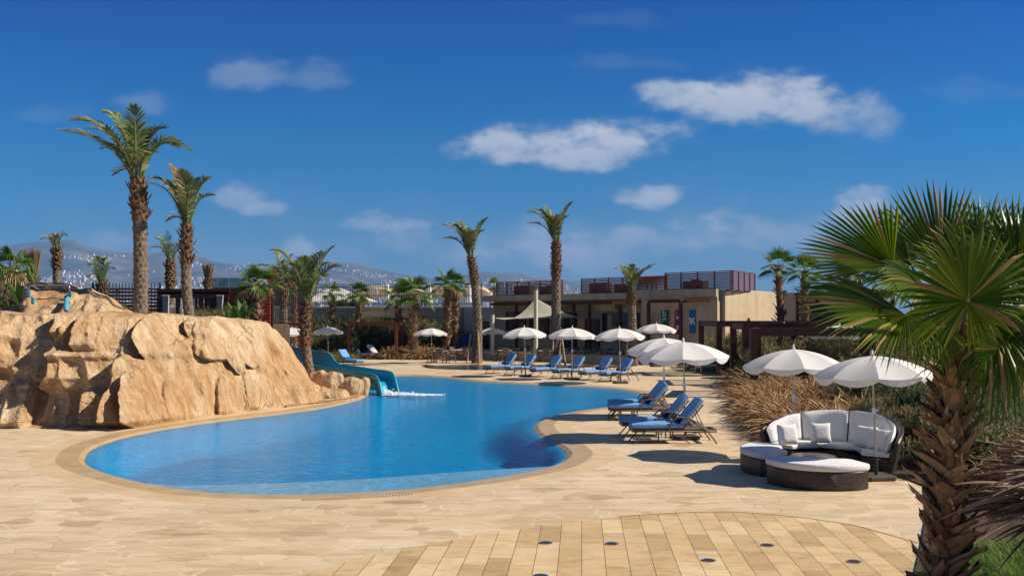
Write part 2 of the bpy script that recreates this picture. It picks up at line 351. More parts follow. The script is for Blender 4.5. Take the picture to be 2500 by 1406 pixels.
def m_wicker(name, c1, c2, s=24):
    t = NT(name); w = t.N.new('ShaderNodeTexBrick'); w.offset = .5
    g = t.N.new('ShaderNodeSeparateXYZ'); t.link(t.co, g.inputs[0])
    cm = t.N.new('ShaderNodeCombineXYZ'); t.link(t.math('ADD', g.outputs[0], t.math('MULTIPLY', g.outputs[1], 1.0)), cm.inputs[0]); t.link(g.outputs[2], cm.inputs[1])
    t.link(cm.outputs[0], w.inputs['Vector']); w.inputs['Scale'].default_value = 1; w.inputs['Brick Width'].default_value = 1.5/s; w.inputs['Row Height'].default_value = .55/s; w.inputs['Mortar Size'].default_value = .07/s
    w.inputs['Color1'].default_value = (*c1, 1); w.inputs['Color2'].default_value = (*c2, 1); w.inputs['Mortar'].default_value = (.008, .006, .005, 1)
    c = t.mix(.5, w.outputs['Color'], t.ramp(t.noise(9, 4, .6), [(.35, (.6, .6, .6)), (.65, (1.3, 1.3, 1.3))]), 'MULTIPLY')
    t.color(c); t.rough(.42); t.bump(t.math('SUBTRACT', 1, w.outputs['Fac']), .6, .006); MATS[name] = t.m
def m_stonewall(name, c1, c2, bw=.9, rh=.45, stain=.5):
    t = NT(name); g = t.N.new('ShaderNodeSeparateXYZ'); t.link(t.co, g.inputs[0])
    cm = t.N.new('ShaderNodeCombineXYZ'); t.link(t.math('SUBTRACT', g.outputs[0], g.outputs[1]), cm.inputs[0]); t.link(g.outputs[2], cm.inputs[1])
    br = t.N.new('ShaderNodeTexBrick'); t.link(cm.outputs[0], br.inputs['Vector']); br.inputs['Scale'].default_value = 1; br.inputs['Brick Width'].default_value = bw; br.inputs['Row Height'].default_value = rh
    br.inputs['Mortar Size'].default_value = .006; br.inputs['Color1'].default_value = (*c1, 1); br.inputs['Color2'].default_value = (*c2, 1); br.inputs['Mortar'].default_value = tuple(k*.82 for k in c1)+(1,)
    sk = t.noise(1.2, 6, .65, t.map((1.4, 1.4, .18))); c = t.mix(stain, br.outputs['Color'], t.ramp(sk, [(.3, (.55, .48, .42)), (.5, (.95, .93, .9)), (.7, (1.15, 1.12, 1.1))]), 'MULTIPLY')
    t.color(c); t.rough(.85); t.bump(t.math('SUBTRACT', t.noise(14, 4, .6), br.outputs['Fac']), .25, .01); MATS[name] = t.m

m_flag(); m_plank(); m_rock()
m_water('pool_water', (.66, .95, 1.0), 1.4); m_water('pond_water', (.55, .85, .95), .5)
m_tile('tile_deep', (.001, .325, .72), (.002, .39, .79), (.02, .49, .78)); m_tile('tile_shelf', (.36, .50, .74), (.43, .56, .80), (.66, .76, .90))
m_tile('tile_far', (.07, .20, .26), (.09, .24, .30), (.16, .30, .34))
m_wicker('wicker', (.085, .056, .040), (.030, .020, .015)); m_wicker('wicker_brown', (.16, .115, .085), (.11, .08, .06), 60)
m_stonewall('stone', (.50, .39, .255), (.56, .445, .30)); m_stonewall('stone_grey', (.42, .36, .28), (.46, .395, .31), 2.4, 3.0, .7)
m_stonewall('stone_wall', (.44, .34, .225), (.50, .395, .27), .8, .4, .45)
simple('coping', (.50, .36, .20), (.41, .285, .15), 2.0, .42, .2, 18)
simple('ring', (.66, .50, .31), (.55, .40, .23), 1.6, .6, .2, 20)
simple('brown_strip', (.30, .20, .11), (.24, .155, .085), 3, .7)
simple('soil', (.10, .065, .04), (.055, .038, .024), 3, .95, .8, 12, bdist=.05)
simple('wet_rock', (.13, .09, .05), (.08, .055, .035), 3, .3, .8, 12, bdist=.05)
simple('dry_ground', (.34, .27, .18), (.24, .19, .12), .02, .95)
simple('steel_brown', (.085, .034, .022), (.055, .024, .017), 5, .5, .15, 30, stretch=(1, 1, 4))
simple('wood_red', (.20, .058, .028), (.13, .038, .020), 6, .55, .2, 30, stretch=(1, 1, 6))
simple('steel_sunlit', (.42, .15, .05), (.33, .11, .035), 6, .55, .2, 30)  # brown steel in sun, the orange of the light put into its colour
simple('wood_slat', (.30, .10, .062), (.20, .066, .044), 8, .55, .2, 40, stretch=(1, 1, 6))
simple('red_paint', (.50, .070, .035), (.42, .055, .03), 4, .5, .1)
simple('bark_date', (.27, .21, .155), (.105, .075, .052), 9, .9, .8, 30, bdist=.03, lo=.3, hi=.7)
simple('bark_boss', (.22, .135, .07), (.09, .05, .025), 9, .9, .8, 30, bdist=.03)
simple('bark_fan', (.28, .165, .085), (.095, .052, .028), 7, .85, .8, 30, bdist=.02)
def m_boot():
    t = NT('boot'); c = t.ramp(t.island(), [(0, (.15, .085, .042)), (.4, (.26, .155, .08)), (.75, (.36, .23, .125)), (1, (.48, .33, .19))])
    c = t.mix(.7, c, t.ramp(t.noise(14, 5, .65, t.map((1, 1, .3))), [(.3, (.45, .42, .4)), (.6, (1.1, 1.1, 1.1))]), 'MULTIPLY'); t.color(c); t.rough(.75); t.bump(t.noise(60, 4, .6, t.map((1, 1, .25))), .5, .006); MATS['boot'] = t.m
m_boot()
simple('white_metal', (.74, .74, .72), (.68, .68, .66), 4, .4)
simple('pole_metal', (.50, .48, .43), (.42, .40, .36), 4, .35, metal=.6)
simple('chrome', (.6, .62, .65), (.5, .52, .55), 4, .18, metal=1)
simple('bronze_tube', (.20, .145, .105), (.15, .11, .08), 8, .45)
simple('black_iron', (.012, .012, .016), (.02, .02, .024), 8, .5)
simple('base_stone', (.11, .095, .08), (.075, .065, .055), 20, .8, .3, 60)
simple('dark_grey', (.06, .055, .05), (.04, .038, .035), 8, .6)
simple('glass_dark', (.018, .022, .026), (.03, .035, .04), .6, .08)
simple('slide_blue', (.015, .34, .50), (.012, .30, .45), 3, .28)
simple('slide_rim', (.035, .33, .43), (.03, .30, .40), 3, .3)
simple('rail_blue', (.10, .38, .50), (.08, .33, .45), 3, .4)
simple('sail', (.62, .60, .47), (.58, .56, .44), 1.5, .8)
simple('canvas', (.56, .44, .31), (.48, .37, .26), 1.5, .85, .2, 6)
simple('seat_fabric', (.52, .47, .40), (.46, .42, .36), 8, .9)
simple('chair_mesh', (.19, .16, .13), (.15, .125, .10), 20, .8)
simple('stake_wood', (.46, .32, .18), (.36, .24, .13), 8, .8, stretch=(1, 1, 5))
simple('pink_render', (.36, .22, .22), (.42, .30, .28), .5, .9)
simple('pale_render', (.60, .56, .50), (.50, .46, .42), .5, .9)
for nm, c in (('green_banner', (.006, .13, .062)), ('magenta_banner', (.36, .008, .12)), ('blue_banner', (.015, .19, .42)), ('letter_white', (.75, .75, .75)), ('letter_black', (.02, .02, .02)), ('foam', (.85, .9, .95))):
    simple(nm, c, tuple(k*.9 for k in c), 2, .6)
cloth('umbrella_cloth', (.88, .87, .85), .32, .22, 7); cloth('white_cushion', (.74, .73, .73), .0, .45, 7); cloth('blue_cushion', (.17, .34, .62), 0, .3, 8, (.14, .30, .58))
cloth('navy_towel', (.012, .055, .23), 0, .5, 20); cloth('grey_cushion', (.46, .45, .43), 0, .3); cloth('curtain', (.75, .74, .74), .35, .5, 12)
leafmat('date_leaf', [(.085, .14, .04), (.14, .21, .065), (.21, .27, .10), (.30, .32, .14)], .35)
leafmat('date_dry', [(.24, .145, .075), (.35, .23, .12), (.16, .11, .05), (.44, .31, .19)], .2)
leafmat('fan_leaf', [(.05, .12, .010), (.08, .17, .014), (.12, .21, .02), (.18, .24, .03)], .35, .45)
leafmat('fan_leaf_hero', [(.04, .095, .004), (.065, .14, .005), (.10, .18, .007), (.20, .25, .02)], .40, .38)
leafmat('fan_dry', [(.36, .24, .09), (.25, .15, .06), (.45, .33, .13)], .2)
leafmat('petiole', [(.14, .17, .04), (.20, .20, .06)], .0)
leafmat('shrub_leaf', [(.07, .10, .025), (.12, .15, .04), (.18, .19, .06), (.28, .23, .10)], .35)
leafmat('shrub_dark', [(.045, .075, .02), (.075, .11, .03), (.12, .15, .05)], .35)
leafmat('shrub_bloom', [(.42, .30, .16), (.36, .28, .12), (.46, .29, .23), (.32, .29, .13)], .4)
leafmat('plume', [(.36, .20, .085), (.50, .31, .14), (.62, .42, .21), (.70, .51, .29)], .35)
leafmat('plume_purple', [(.20, .125, .085), (.31, .20, .14), (.42, .29, .20), (.52, .38, .28)], .3)
leafmat('grass_brown', [(.13, .075, .03), (.20, .125, .055), (.12, .09, .03)], .3)
leafmat('grass_green', [(.08, .17, .02), (.13, .25, .04), (.20, .32, .06), (.30, .34, .10)], .45)
leafmat('yellow_green', [(.13, .17, .02), (.22, .25, .04), (.28, .28, .06)], .4)
leafmat('banana_leaf', [(.06, .14, .02), (.10, .19, .03)], .4)
# ================================================================ SETTING
def spline(pts, n, closed=True):
    P = [Vector((p[0], p[1], 0)) for p in pts]; m = len(P); out = []
    for i in range(m if closed else m-1):
        if closed: a, b, c, d = P[i-1], P[i], P[(i+1) % m], P[(i+2) % m]
        else: a, b, c, d = P[max(i-1, 0)], P[i], P[i+1], P[min(i+2, m-1)]
        for k in range(n):
            t = k/n; out.append(.5*((2*b)+(c-a)*t+(2*a-5*b+4*c-d)*t*t+(3*b-a-3*c+d)*t**3))
    return out
def offset(P, o):
    n = len(P); out = []
    area = sum(P[i].x*P[(i+1) % n].y-P[(i+1) % n].x*P[i].y for i in range(n)); sg = 1 if area > 0 else -1
    for i in range(n):
        t = (P[(i+2) % n]-P[i-2]).normalized(); out.append(P[i]+Vector((t.y, -t.x, 0))*o*sg)
    return out
def band(mb, A, B, za, zb):
    n = len(A); mb.grid([[Vector((p.x, p.y, za)) for p in A], [Vector((p.x, p.y, zb)) for p in B]], close=True)
def fill(name, loops, z, mat):
    bm = bmesh.new()
    for lp in loops:
        vs_ = [bm.verts.new((p[0], p[1], z)) for p in lp]
        for i in range(len(vs_)): bm.edges.new((vs_[i], vs_[(i+1) % len(vs_)]))
    bmesh.ops.triangle_fill(bm, edges=bm.edges[:], use_beauty=True)
    for f in bm.faces:
        if f.normal.z < 0: f.normal_flip()
    me = bpy.data.meshes.new(name); bm.to_mesh(me); bm.free(); me.materials.append(mat)
    o = bpy.data.objects.new(name, me); COL.objects.link(o); return o
POOL_PX = [(208, 1120), (216, 1100), (240, 1085), (290, 1068), (360, 1052), (450, 1037), (560, 1022), (690, 1007), (790, 993), (850, 980), (885, 970), (898, 958), (893, 940), (903, 924), (930, 917),
           (1000, 915.5), (1080, 920), (1150, 928), (1250, 934), (1340, 938), (1420, 941.5), (1500, 948), (1555, 957), (1578, 968), (1560, 978), (1500, 989), (1420, 999), (1345, 1013), (1308, 1030), (1305, 1046),
           (1322, 1062), (1355, 1079), (1380, 1097), (1380, 1112), (1345, 1132), (1265, 1151), (1150, 1170), (1000, 1188), (850, 1198), (700, 1202), (590, 1200), (490, 1194), (400, 1181), (320, 1164), (256, 1146), (222, 1133)]
POOL = spline([gnd(*p) for p in POOL_PX], 6)
c1 = offset(POOL, .12); c2 = offset(POOL, .55); c3 = offset(POOL, 1.02)
POND = []
for k in range(72):
    a = 2*PI*k/72; r = 1+.12*math.sin(3*a+.6)+.06*math.sin(2*a)
    POND.append(Vector((-.45+5.3*r*math.cos(a), 56.6+3.4*r*math.sin(a), 0)))
pc = offset(POND, .35)
X0, X1, Y0, Y1 = -60, 60, -15, 110
deck = fill('pool_deck', [[(X0, Y0), (X1, Y0), (X1, Y1), (X0, Y1)], c3, pc], 0, MATS['flag']); struct(deck)
mb = MB(); band(mb, c2, c3, .001, 0); struct(mb.build('deck_border', MATS['ring']))
mb = MB(); band(mb, POOL, c1, -.063, -.012); band(mb, c1, c2, -.012, .001); struct(mb.build('pool_edge', MATS['coping']))
mb = MB(); band(mb, POND, pc, -.05, 0); struct(mb.build('pond_edge', MATS['ring']))
g = MB(); BX = 9000
for (a, b, c, d) in ((-BX, -BX, BX, Y0), (-BX, Y1, BX, BX), (-BX, Y0, X0, Y1), (X1, Y0, BX, Y1)): g.add([(a, b, -.01), (c, b, -.01), (c, d, -.01), (a, d, -.01)], [(0, 1, 2, 3)])
struct(g.build('ground', MATS['dry_ground']))
# pool basin: walls, a deep floor and a shallow shelf along the near side
import numpy as np
DD = lambda y: interp([(15, .24), (18, .6), (25, .75), (31, .27), (40, .13), (48, .10)], y)
def build_floor():
    P = np.array([(p.x, p.y) for p in POOL]); nx, ny = 110, 210; xs = np.linspace(-9.6, 7.6, nx+1); ys = 14.6+(49-14.6)*np.linspace(0, 1, ny+1)**1.15
    rows = []
    for y in ys:
        q = np.stack([xs, np.full_like(xs, y)], 1); d = np.sqrt(((q[:, None, :]-P[None])**2).sum(2)).min(1)
        x2, y2 = np.roll(P[:, 0], -1), np.roll(P[:, 1], -1); c = ((P[:, 1] > y) != (y2 > y)); xi = P[:, 0]+(y-P[:, 1])/np.where(y2 == P[:, 1], 1e-9, y2-P[:, 1])*(x2-P[:, 0])
        ins = ((xs[:, None] < xi[None]) & c[None]).sum(1) % 2 == 1
        row = []
        for x, dd, k in zip(xs, d, ins):
            z = -.062-(DD(y)-.06)*smooth(0, .9+1.2*smooth(20, 30, y), dd) if k else -.062
            row.append(Vector((x, y, z)))
        rows.append(row)
    m = MB(); m.grid(rows); struct(m.build('pool_floor', MATS['tile_deep'], None, True))
build_floor()
SHELF = -.052
shl = [gnd(*p) for p in ((345, 1170), (420, 1176), (520, 1176), (700, 1170), (900, 1161), (1100, 1146), (1250, 1136), (1345, 1131))]
def shelf_y(x): return interp([(p.x, p.y) for p in shl], x)
near_pts = [p for p in POOL if p.y < 20.5 and p.x > shl[0].x-.1 and p.y <= shelf_y(p.x)]
near_pts.sort(key=lambda p: p.x)
mb = MB(); mb.grid([[Vector((p.x, lerp(p.y, shelf_y(p.x), t), SHELF-.004*t)) for t in (0, .5, 1)]+[Vector((p.x, shelf_y(p.x)+.03, -.4))] for p in near_pts]); struct(mb.build('pool_shelf', MATS['tile_shelf']))
struct(fill('water', [POOL], -.045, MATS['pool_water']))
mb = MB(); band(mb, POND, POND, -.5, -.05); struct(mb.build('pond_wall', MATS['tile_far']))
struct(fill('pond_floor', [POND], -.5, MATS['tile_far'])); w2 = struct(fill('pond_water', [POND], -.045, MATS['pond_water']))
# plank terrace in the foreground with its curved edge
arc = [gnd(*p) for p in ((760, 1400), (827, 1377), (905, 1357), (1035, 1331), (1154, 1309), (1262, 1292), (1412, 1273), (1511, 1262), (1606, 1255), (1745, 1250), (1834, 1253), (1949, 1263), (2072, 1281), (2133, 1296), (2238, 1326))]
A = spline(arc, 5, closed=False)+[arc[-1]]
pl = [(p.x, p.y) for p in A]+[(arc[-1].x+.9, arc[-1].y-1.0), (arc[-1].x+1.4, 2), (-5.0, 2), (-4.2, 8)]
plk = fill('plank_terrace', [pl], .004, MATS['plank']); struct(plk)
mb = MB(); Aa = [Vector((p.x, p.y, .006)) for p in A]; Bb = []
for i, p in enumerate(A):
    t = (A[min(i+1, len(A)-1)]-A[max(i-1, 0)]).normalized(); Bb.append(Vector((p.x-t.y*.035, p.y+t.x*.035, .006)))
k0 = len(A)//2; mb.grid([Aa[k0:], Bb[k0:]]); struct(mb.build('terrace_edge', MATS['brown_strip']))
# planted bed on the right, rising gently away from the path
bed_px = [(1560, 884), (1700, 888), (1745, 893), (1790, 915), (1812, 950), (1815, 985), (1845, 1030), (1890, 1075), (1960, 1105), (2060, 1130), (2180, 1160), (2255, 1185), (2262, 1260), (2250, 1330), (2232, 1410), (2180, 1520)]
BE = [gnd(*p) for p in bed_px]
def bed_edge(y): return interp(sorted([(p.y, p.x) for p in BE]), y)
def bed_z(x, y):
    k = max(0, x-bed_edge(y)); return .03+min(1.5, .10*k)*smooth(0, 6, k)*smooth(9, 20, y)
mb = MB(); rows = []
for j in range(90):
    y = 4+(70-4)*(j/89)**1.3; x0 = bed_edge(y); rows.append([Vector((x0+q, y, bed_z(x0+q, y))) for q in (0, .3, 1, 2, 4, 7, 11, 16, 25, 40)])
mb.grid(rows); mb.grid([[Vector((r[0].x, r[0].y, -.01)) for r in rows], [r[0] for r in rows]]); struct(mb.build('planting_bed', MATS['soil']))
# bed along the back, behind the middle pergola
mb = MB(); mb.slab([(-20, 67.5), (-12, 69), (-9.5, 66.8), (-3.6, 66.8), (-3.0, 73), (-20, 75)], -.02, .05, .02); struct(mb.build('back_bed', MATS['soil']))
# raised terraces behind the rock and behind the retaining wall
mb = MB(); mb.slab([(-45, 26), (-9.2, 30.2), (-9.6, 36), (-13.2, 47), (-13.2, 56), (-45, 58)], -.05, 2.55, .15); struct(mb.build('upper_terrace', MATS['soil']))
mb = MB(); mb.slab([(-60, 75.6), (-2.6, 75.6), (-2.6, 108), (-60, 108)], -.05, 3.5, .05); struct(mb.build('rear_terrace', MATS['flag']))

# ---------------------------------------------------------------- artificial rock
JUMPS = [([(382, 758), (372, 790), (357, 830), (380, 870)], .62, 75), ([(481, 768), (469, 792), (477, 818)], .42, 60), ([(320, 878), (302, 940), (277, 1000), (262, 1046)], .62, 48), ([(338, 918), (330, 960), (321, 1050)], .5, 55),
         ([(223, 765), (197, 812), (158, 872)], .8, 80), ([(153, 762), (156, 800), (146, 818)], .5, 50), ([(168, 872), (152, 922), (112, 948)], .75, 80), ([(90, 938), (70, 990), (48, 1048)], -.55, 70),
         ([(232, 960), (218, 1000), (206, 1048)], .62, 75), ([(241, 776), (214, 850)], .4, 50), ([(545, 925), (541, 960), (536, 1015)], .26, 40), ([(18, 800), (10, 860), (-20, 900)], .5, 60), ([(70, 755), (45, 790), (0, 830)], .45, 50),
         ([(640, 800), (648, 850), (640, 900)], .2, 40), ([(430, 930), (418, 1000), (415, 1035)], .18, 50), ([(600, 900), (612, 960), (607, 1004)], .2, 40), ([(700, 905), (722, 960), (735, 990)], .25, 40)]
SAG = [(495, 866), (512, 876), (540, 881), (570, 880), (583, 900), (592, 914), (604, 905), (614, 890), (628, 900), (640, 892)]
def jumps(px, v):
    h = 0
    for pts, amp, wid in JUMPS:
        v0, v1 = pts[0][1], pts[-1][1]
        if v < v0-14 or v > v1+14: continue
        c = interp([(b, a) for a, b in pts], v); env = smooth(v0-14, v0+6, v)*(1-smooth(v1-6, v1+14, v))
        d = px-c
        if amp > 0:
            a_, b_ = (-3, 3) if amp > .35 else (-16, 10)
            if d > a_: h += amp*env*smooth(a_, b_, d)*math.exp(-max(0, d)/wid)-amp*env*.6*(1-smooth(a_, b_, d))
            else: h -= amp*env*.6*math.exp((d-a_)/26)
        else:
            if d < 0: h -= amp*env*math.exp(d/wid)*.5
            else: h += amp*env*smooth(0, 6, d)*math.exp(-d/wid)
    return h
def fbm(p, o=5): return noise.fractal(p, 1.0, 2.1, o)
def rock_disp(p, k=1.0):
    a = noise.noise(Vector((p.x*.45, p.y*.45, p.z*.3+4)))*.34
    q = Vector((p.x*1.3+fbm(p*.5, 2)*.8, p.y*1.3, p.z*.45)); r = (1-abs(noise.noise(q))*2); a += r*.15-.075; gq = 1-abs(noise.noise(Vector((p.x*1.9+p.z*.35, p.y*.3, p.z*.16+7)))*2); a += gq*gq*.13-.06
    a += fbm(Vector((p.x*2.4, p.y*2.4, p.z*1.2)), 4)*.075
    w = noise.voronoi(Vector((p.x*.85+3, p.y*.85, p.z*.6)))[0]; a -= max(0, .10-(w[1]-w[0]))*.55*smooth(-.1, .25, noise.noise(p*.4+Vector((9, 0, 0))))
    a += fbm(p*7, 3)*.018
    return a*k
rock = empty('rock_formation', (-10, 28, 0), 0, 'huge sand coloured artificial rock cliff with dark clefts beside the pool', 'rock')
def build_rock():
    base = [(-200, 1049), (0, 1046), (330, 1045), (480, 1023), (620, 1003), (700, 994), (776, 986)]
    top = [(-200, 770), (0, 757), (60, 766), (150, 765), (255, 762), (330, 767), (355, 768), (385, 764), (440, 768), (465, 771), (475, 775), (530, 771), (560, 776), (600, 779), (636, 785), (648, 799), (668, 834), (690, 860), (698, 880), (712, 905), (735, 925), (755, 938), (768, 960), (776, 984)]
    rows = []; NC = 460; NF = 170; NB = 40
    cols = []
    for i in range(NC+1):
        px = -200+(776+200)*i/NC; b = gnd(px, interp(base, px)); vt = interp(top, px)
        st = interp([(-200, 2.6), (300, 2.6), (500, 2.4), (640, 2.1), (700, 1.6), (776, .25)], px); dt = b.y+st; zt = H+(HZ-vt)*dt/F
        col = []
        for j in range(NF+1):
            t = j/NF; d = b.y+st*(.75*t**1.25+.25*t*t*t*t); z = -.03+(zt+.03)*(t if t < .9 else .9+.1*math.sin((t-.9)*10*PI/2))
            X = (px-1250)*lerp(b.y, dt, .5)/F; X = lerp((px-1250)*b.y/F, (px-1250)*dt/F, t); p = Vector((X, d, z)); v = HZ-(z-H)*F/d
            h = jumps(px, v)+rock_disp(p)
            if 488 < px < 650:
                sv = interp(SAG, px); e = smooth(488, 505, px)*(1-smooth(628, 650, px)); h += e*.30*(1-smooth(sv-2, sv+3, v))*smooth(770, 800, v); h -= e*.16*smooth(sv-1, sv+4, v)*math.exp(-max(0, v-sv)/28)
            env = smooth(0, .06, t)*(.35+.65*(1-smooth(.93, 1.0, t)))
            h *= env*interp([(600, 1), (700, .7), (776, .25)], px)
            h = h-.05
            col.append(p+Vector((0, -1, .12))*h)
        dep = 4.2
        for j in range(1, NB+1):
            s = j/NB; d = dt+dep*s; z = zt-.5*s*s*(1 if px < 600 else 2.2)+fbm(Vector(((px-1250)*d/F*.8, d*.8, 1)), 4)*.14*smooth(0, .2, s)-.02
            col.append(Vector(((px-1250)*dt/F*(1), d, min(z, zt+.1))))
        cols.append(col)
    m = MB(); m.grid(cols); o = m.build('rock_face', MATS['rock'], None, smooth=True)
    # upper knob with the slide platform
    topk = [(-20, 770), (10, 757), (30, 752), (50, 751), (58, 700), (68, 692), (100, 689), (150, 691), (168, 694), (184, 700), (190, 706), (216, 703), (226, 712), (262, 723), (276, 742), (300, 752), (322, 764), (345, 775)]
    cols = []
    for i in range(201):
        px = -20+365*i/200; vt = interp(topk, px); col = []
        for j in range(81):
            t = j/80; d = lerp(27.6, 32.0, t**.8); zt = H+(HZ-vt)*32.0/F
            zb = H+(HZ-772)*27.6/F-.1; sh = smooth(.12, .62, t)*.8+.2*smooth(.6, 1, t)
            z = lerp(zb, zt, sh); p = Vector(((px-1250)*d/F, d, z))
            hh = rock_disp(Vector((p.x*1.2, p.y, p.z*1.4+9)), .7)*smooth(0, .1, t)*(1-smooth(.9, 1, t))
            # slab-like recess of the platform between the handrails
            if 72 < px < 168 and z > zb+.5: hh -= .25*smooth(72, 80, px)*(1-smooth(160, 168, px))
            col.append(p+Vector((0, -1, .25))*hh)
        for j in range(1, 16):
            s = j/15; col.append(Vector(((px-1250)*32.0/F, 32.0+2.6*s, zt-1.6*s*s+fbm(Vector((px*.02, s*2, 5)), 3)*.08)))
        cols.append(col)
    m = MB(); m.grid(cols); k = m.build('rock_knob', MATS['rock'], None, smooth=True)
    for q in (o, k): q.parent = rock; q.matrix_parent_inverse = Matrix.Translation(rock.location).inverted()
build_rock()
def boulder(name, c, rx, ry, rz, seed, label):
    bm = bmesh.new(); bmesh.ops.create_icosphere(bm, subdivisions=5, radius=1)
    for v in bm.verts:
        n = v.co.copy(); q = n.copy()
        s = max(abs(q.x), abs(q.y), abs(q.z)); q = q.lerp(q/s, .42)
        p = Vector((q.x*rx, q.y*ry, q.z*rz)); h = rock_disp(p*1.3+Vector((seed*3.1, seed, 0)), .42)+noise.noise(p*1.2+Vector((seed, 0, 5)))*.12; v.co = p+n*h
    me = bpy.data.meshes.new(name); bm.to_mesh(me); bm.free(); me.materials.append(MATS['rock']); me.polygons.foreach_set('use_smooth', [True]*len(me.polygons))
    o = bpy.data.objects.new(name, me); COL.objects.link(o); o.location = c; return tag(o, label, 'rock', 'boulders under the water slide')
def bat(px, v, d, dz=0): p = at(px, v, d); return p
boulder('boulder', bat(812, 938, 34.9), .44, .42, .44, 1, 'upright leaning boulder under the middle of the slide')
boulder('boulder', bat(858, 948, 34.8), .46, .42, .36, 2, 'squarish boulder nearest the slide mouth')
boulder('boulder', bat(728, 930, 36.4), .52, .5, .44, 3, 'boulder tucked between the cliff and the leaning palm')
boulder('boulder', bat(780, 930, 36.0), .34, .36, .32, 4, 'round boulder just right of the leaning palm trunk')
boulder('boulder', bat(790, 968, 33.4), .95, .55, .34, 5, 'long low boulder lying at the water edge')
boulder('boulder', bat(890, 948, 35.6), .10, .22, .36, 6, 'dark narrow stone hidden behind the slide mouth')
boulder('boulder', bat(700, 925, 39.0), .9, .9, .6, 7, 'boulder behind the cliff flank carrying the slide')
# shore strip the boulders stand on
mb = MB(); pts = [gnd(*p) for p in ((700, 994), (776, 986), (830, 978), (866, 973), (884, 966), (886, 950), (894, 930), (905, 921), (870, 905), (700, 905), (620, 940))]
mb.slab([(p.x, p.y) for p in reversed(pts)], -.5, .06, .04); struct(mb.build('shore', MATS['rock']))

# ---------------------------------------------------------------- mountains, town, haze
RIDGE = [(-500, 640), (-200, 615), (0, 603), (88, 592), (156, 584), (180, 585), (203, 596), (219, 604), (266, 611), (322, 618), (400, 617), (488, 624), (520, 640), (600, 646), (700, 648), (799, 641), (842, 641), (884, 648), (941, 661), (998, 673), (1060, 678), (1125, 671), (1183, 664), (1242, 666), (1290, 674), (1338, 682), (1420, 688), (1560, 715), (1750, 752), (1900, 765)]
def build_hills():
    rows = []
    for j in range(61):
        t = j/60; row = []
        for i in range(261):
            px = -500+2400*i/260; d = 4300+3400*t; zr = (HZ-interp(RIDGE, px))*7700/F+H
            X = (px-1250)*d/F; z = zr*(t**1.25)
            n = fbm(Vector((X/900, d/900, 3)), 6); z += n*75*math.sin(PI*min(1, t*1.0))*(zr/520)+fbm(Vector((X/260, d/260, 1)), 4)*9*smooth(0, .1, t)
            row.append(Vector((X, d, max(z, 0)-.5)))
        rows.append(row)
    rows.append([p+Vector((0, 500, -600)) for p in rows[-1]])
    m = MB(); m.grid(rows); o = m.build('hills', MATS['hill'], None, smooth=True); struct(o); return rows
t = NT('hill'); c = t.ramp(t.noise(.004, 7, .62), [(.36, (.045, .06, .03)), (.5, (.10, .10, .055)), (.66, (.20, .16, .10))]); t.color(c); t.rough(1); MATS['hill'] = t.m
hrows = build_hills()
def hill_pt(px, t):
    i = (px+500)/2400*260; j = t*60; a = int(i); b = int(j); return hrows[b][a].lerp(hrows[b][a+1], i-a).lerp(hrows[b+1][a].lerp(hrows[b+1][a+1], i-a), j-b)
t = NT('town'); t.color(t.ramp(t.island(), [(0, (.75, .62, .50)), (.4, (.82, .78, .72)), (.7, (.60, .45, .36)), (1, (.92, .90, .88))])); t.rough(.9); MATS['town'] = t.m
def town():
    rnd = random.Random(11); B = []
    while len(B) < 3000:
        px = rnd.uniform(-120, 1420); tt = rnd.random()**.9*.93
        p = hill_pt(px, tt)
        cl = noise.noise(Vector((p.x/420, p.y/700, 2)))+.5*noise.noise(Vector((p.x/130, p.y/200, 8)))
        dens = .10+.75*(1-tt)**1.2
        if cl < .42-dens: continue
        s = rnd.uniform(8, 21)*(1.25 if tt < .35 else 1); hgt = rnd.uniform(7, 14)+(rnd.random() < .12)*rnd.uniform(4, 14)
        if px > 820 and tt < .45: hgt *= 1.5
        if 1080 < px and rnd.random() < .25: hgt = rnd.uniform(20, 42); s *= .8
        B.append((p, s, hgt, rnd.uniform(-.4, .4), s*hgt/p.y))
    B.sort(key=lambda b: -b[4]); 
    shapes = []
    for k in range(5):
        m = MB(); m.box((0, 0, .5), (1, .8, 1)); 
        if k % 2: m.box((.25, 0, 1.08), (.4, .5, .16))
        if k > 2: m.box((-.62, .1, .33), (.3, .6, .66))
        shapes.append(m)
    protos = []
    for i, (p, s, h_, a, _) in enumerate(B[:300]):
        if i < 5: o = shapes[i].build('hillside_building', MATS['town']); protos.append(o)
        else: o = protos[i % 5].copy(); COL.objects.link(o)
        o.location = p-Vector((0, 0, 2)); o.scale = (s, s, h_+2); o.rotation_euler = (0, 0, a)
        tag(o, 'tiny pale block of the distant town scattered over the hazy mountainside', 'building', 'buildings of the distant mountain town')
    m = MB()
    for (p, s, h_, a, _) in B[300:]: m.box(p+Vector((0, 0, h_/2-1)), (s*.85, s*.7, h_*.85+2), Matrix.Rotation(a, 3, 'Z'))
    tag(m.build('distant_town', MATS['town']), 'specks of pale houses spread over the far mountain slopes', 'houses', None, 'stuff')
town()
def haze():
    m = MB(); m.box((0, 0, 0), (2*9300, 2*9300, 700)); m.v = [(x, y, -3 if z < 0 else 640) for x, y, z in m.v]
    mt = bpy.data.materials.new('haze'); mt.use_nodes = True; nt = mt.node_tree; nt.nodes.clear()
    o_ = nt.nodes.new('ShaderNodeOutputMaterial'); pv = nt.nodes.new('ShaderNodeVolumePrincipled'); pv.inputs['Density'].default_value = HAZE; pv.inputs['Color'].default_value = (.22, .48, 1.0, 1); pv.inputs['Anisotropy'].default_value = .0
    nt.links.new(pv.outputs[0], o_.inputs['Volume'])
    tag(m.build('haze', mt), 'faint blue air haze over the whole place', 'haze', None, 'stuff')
HAZE = 1.0e-4
haze()
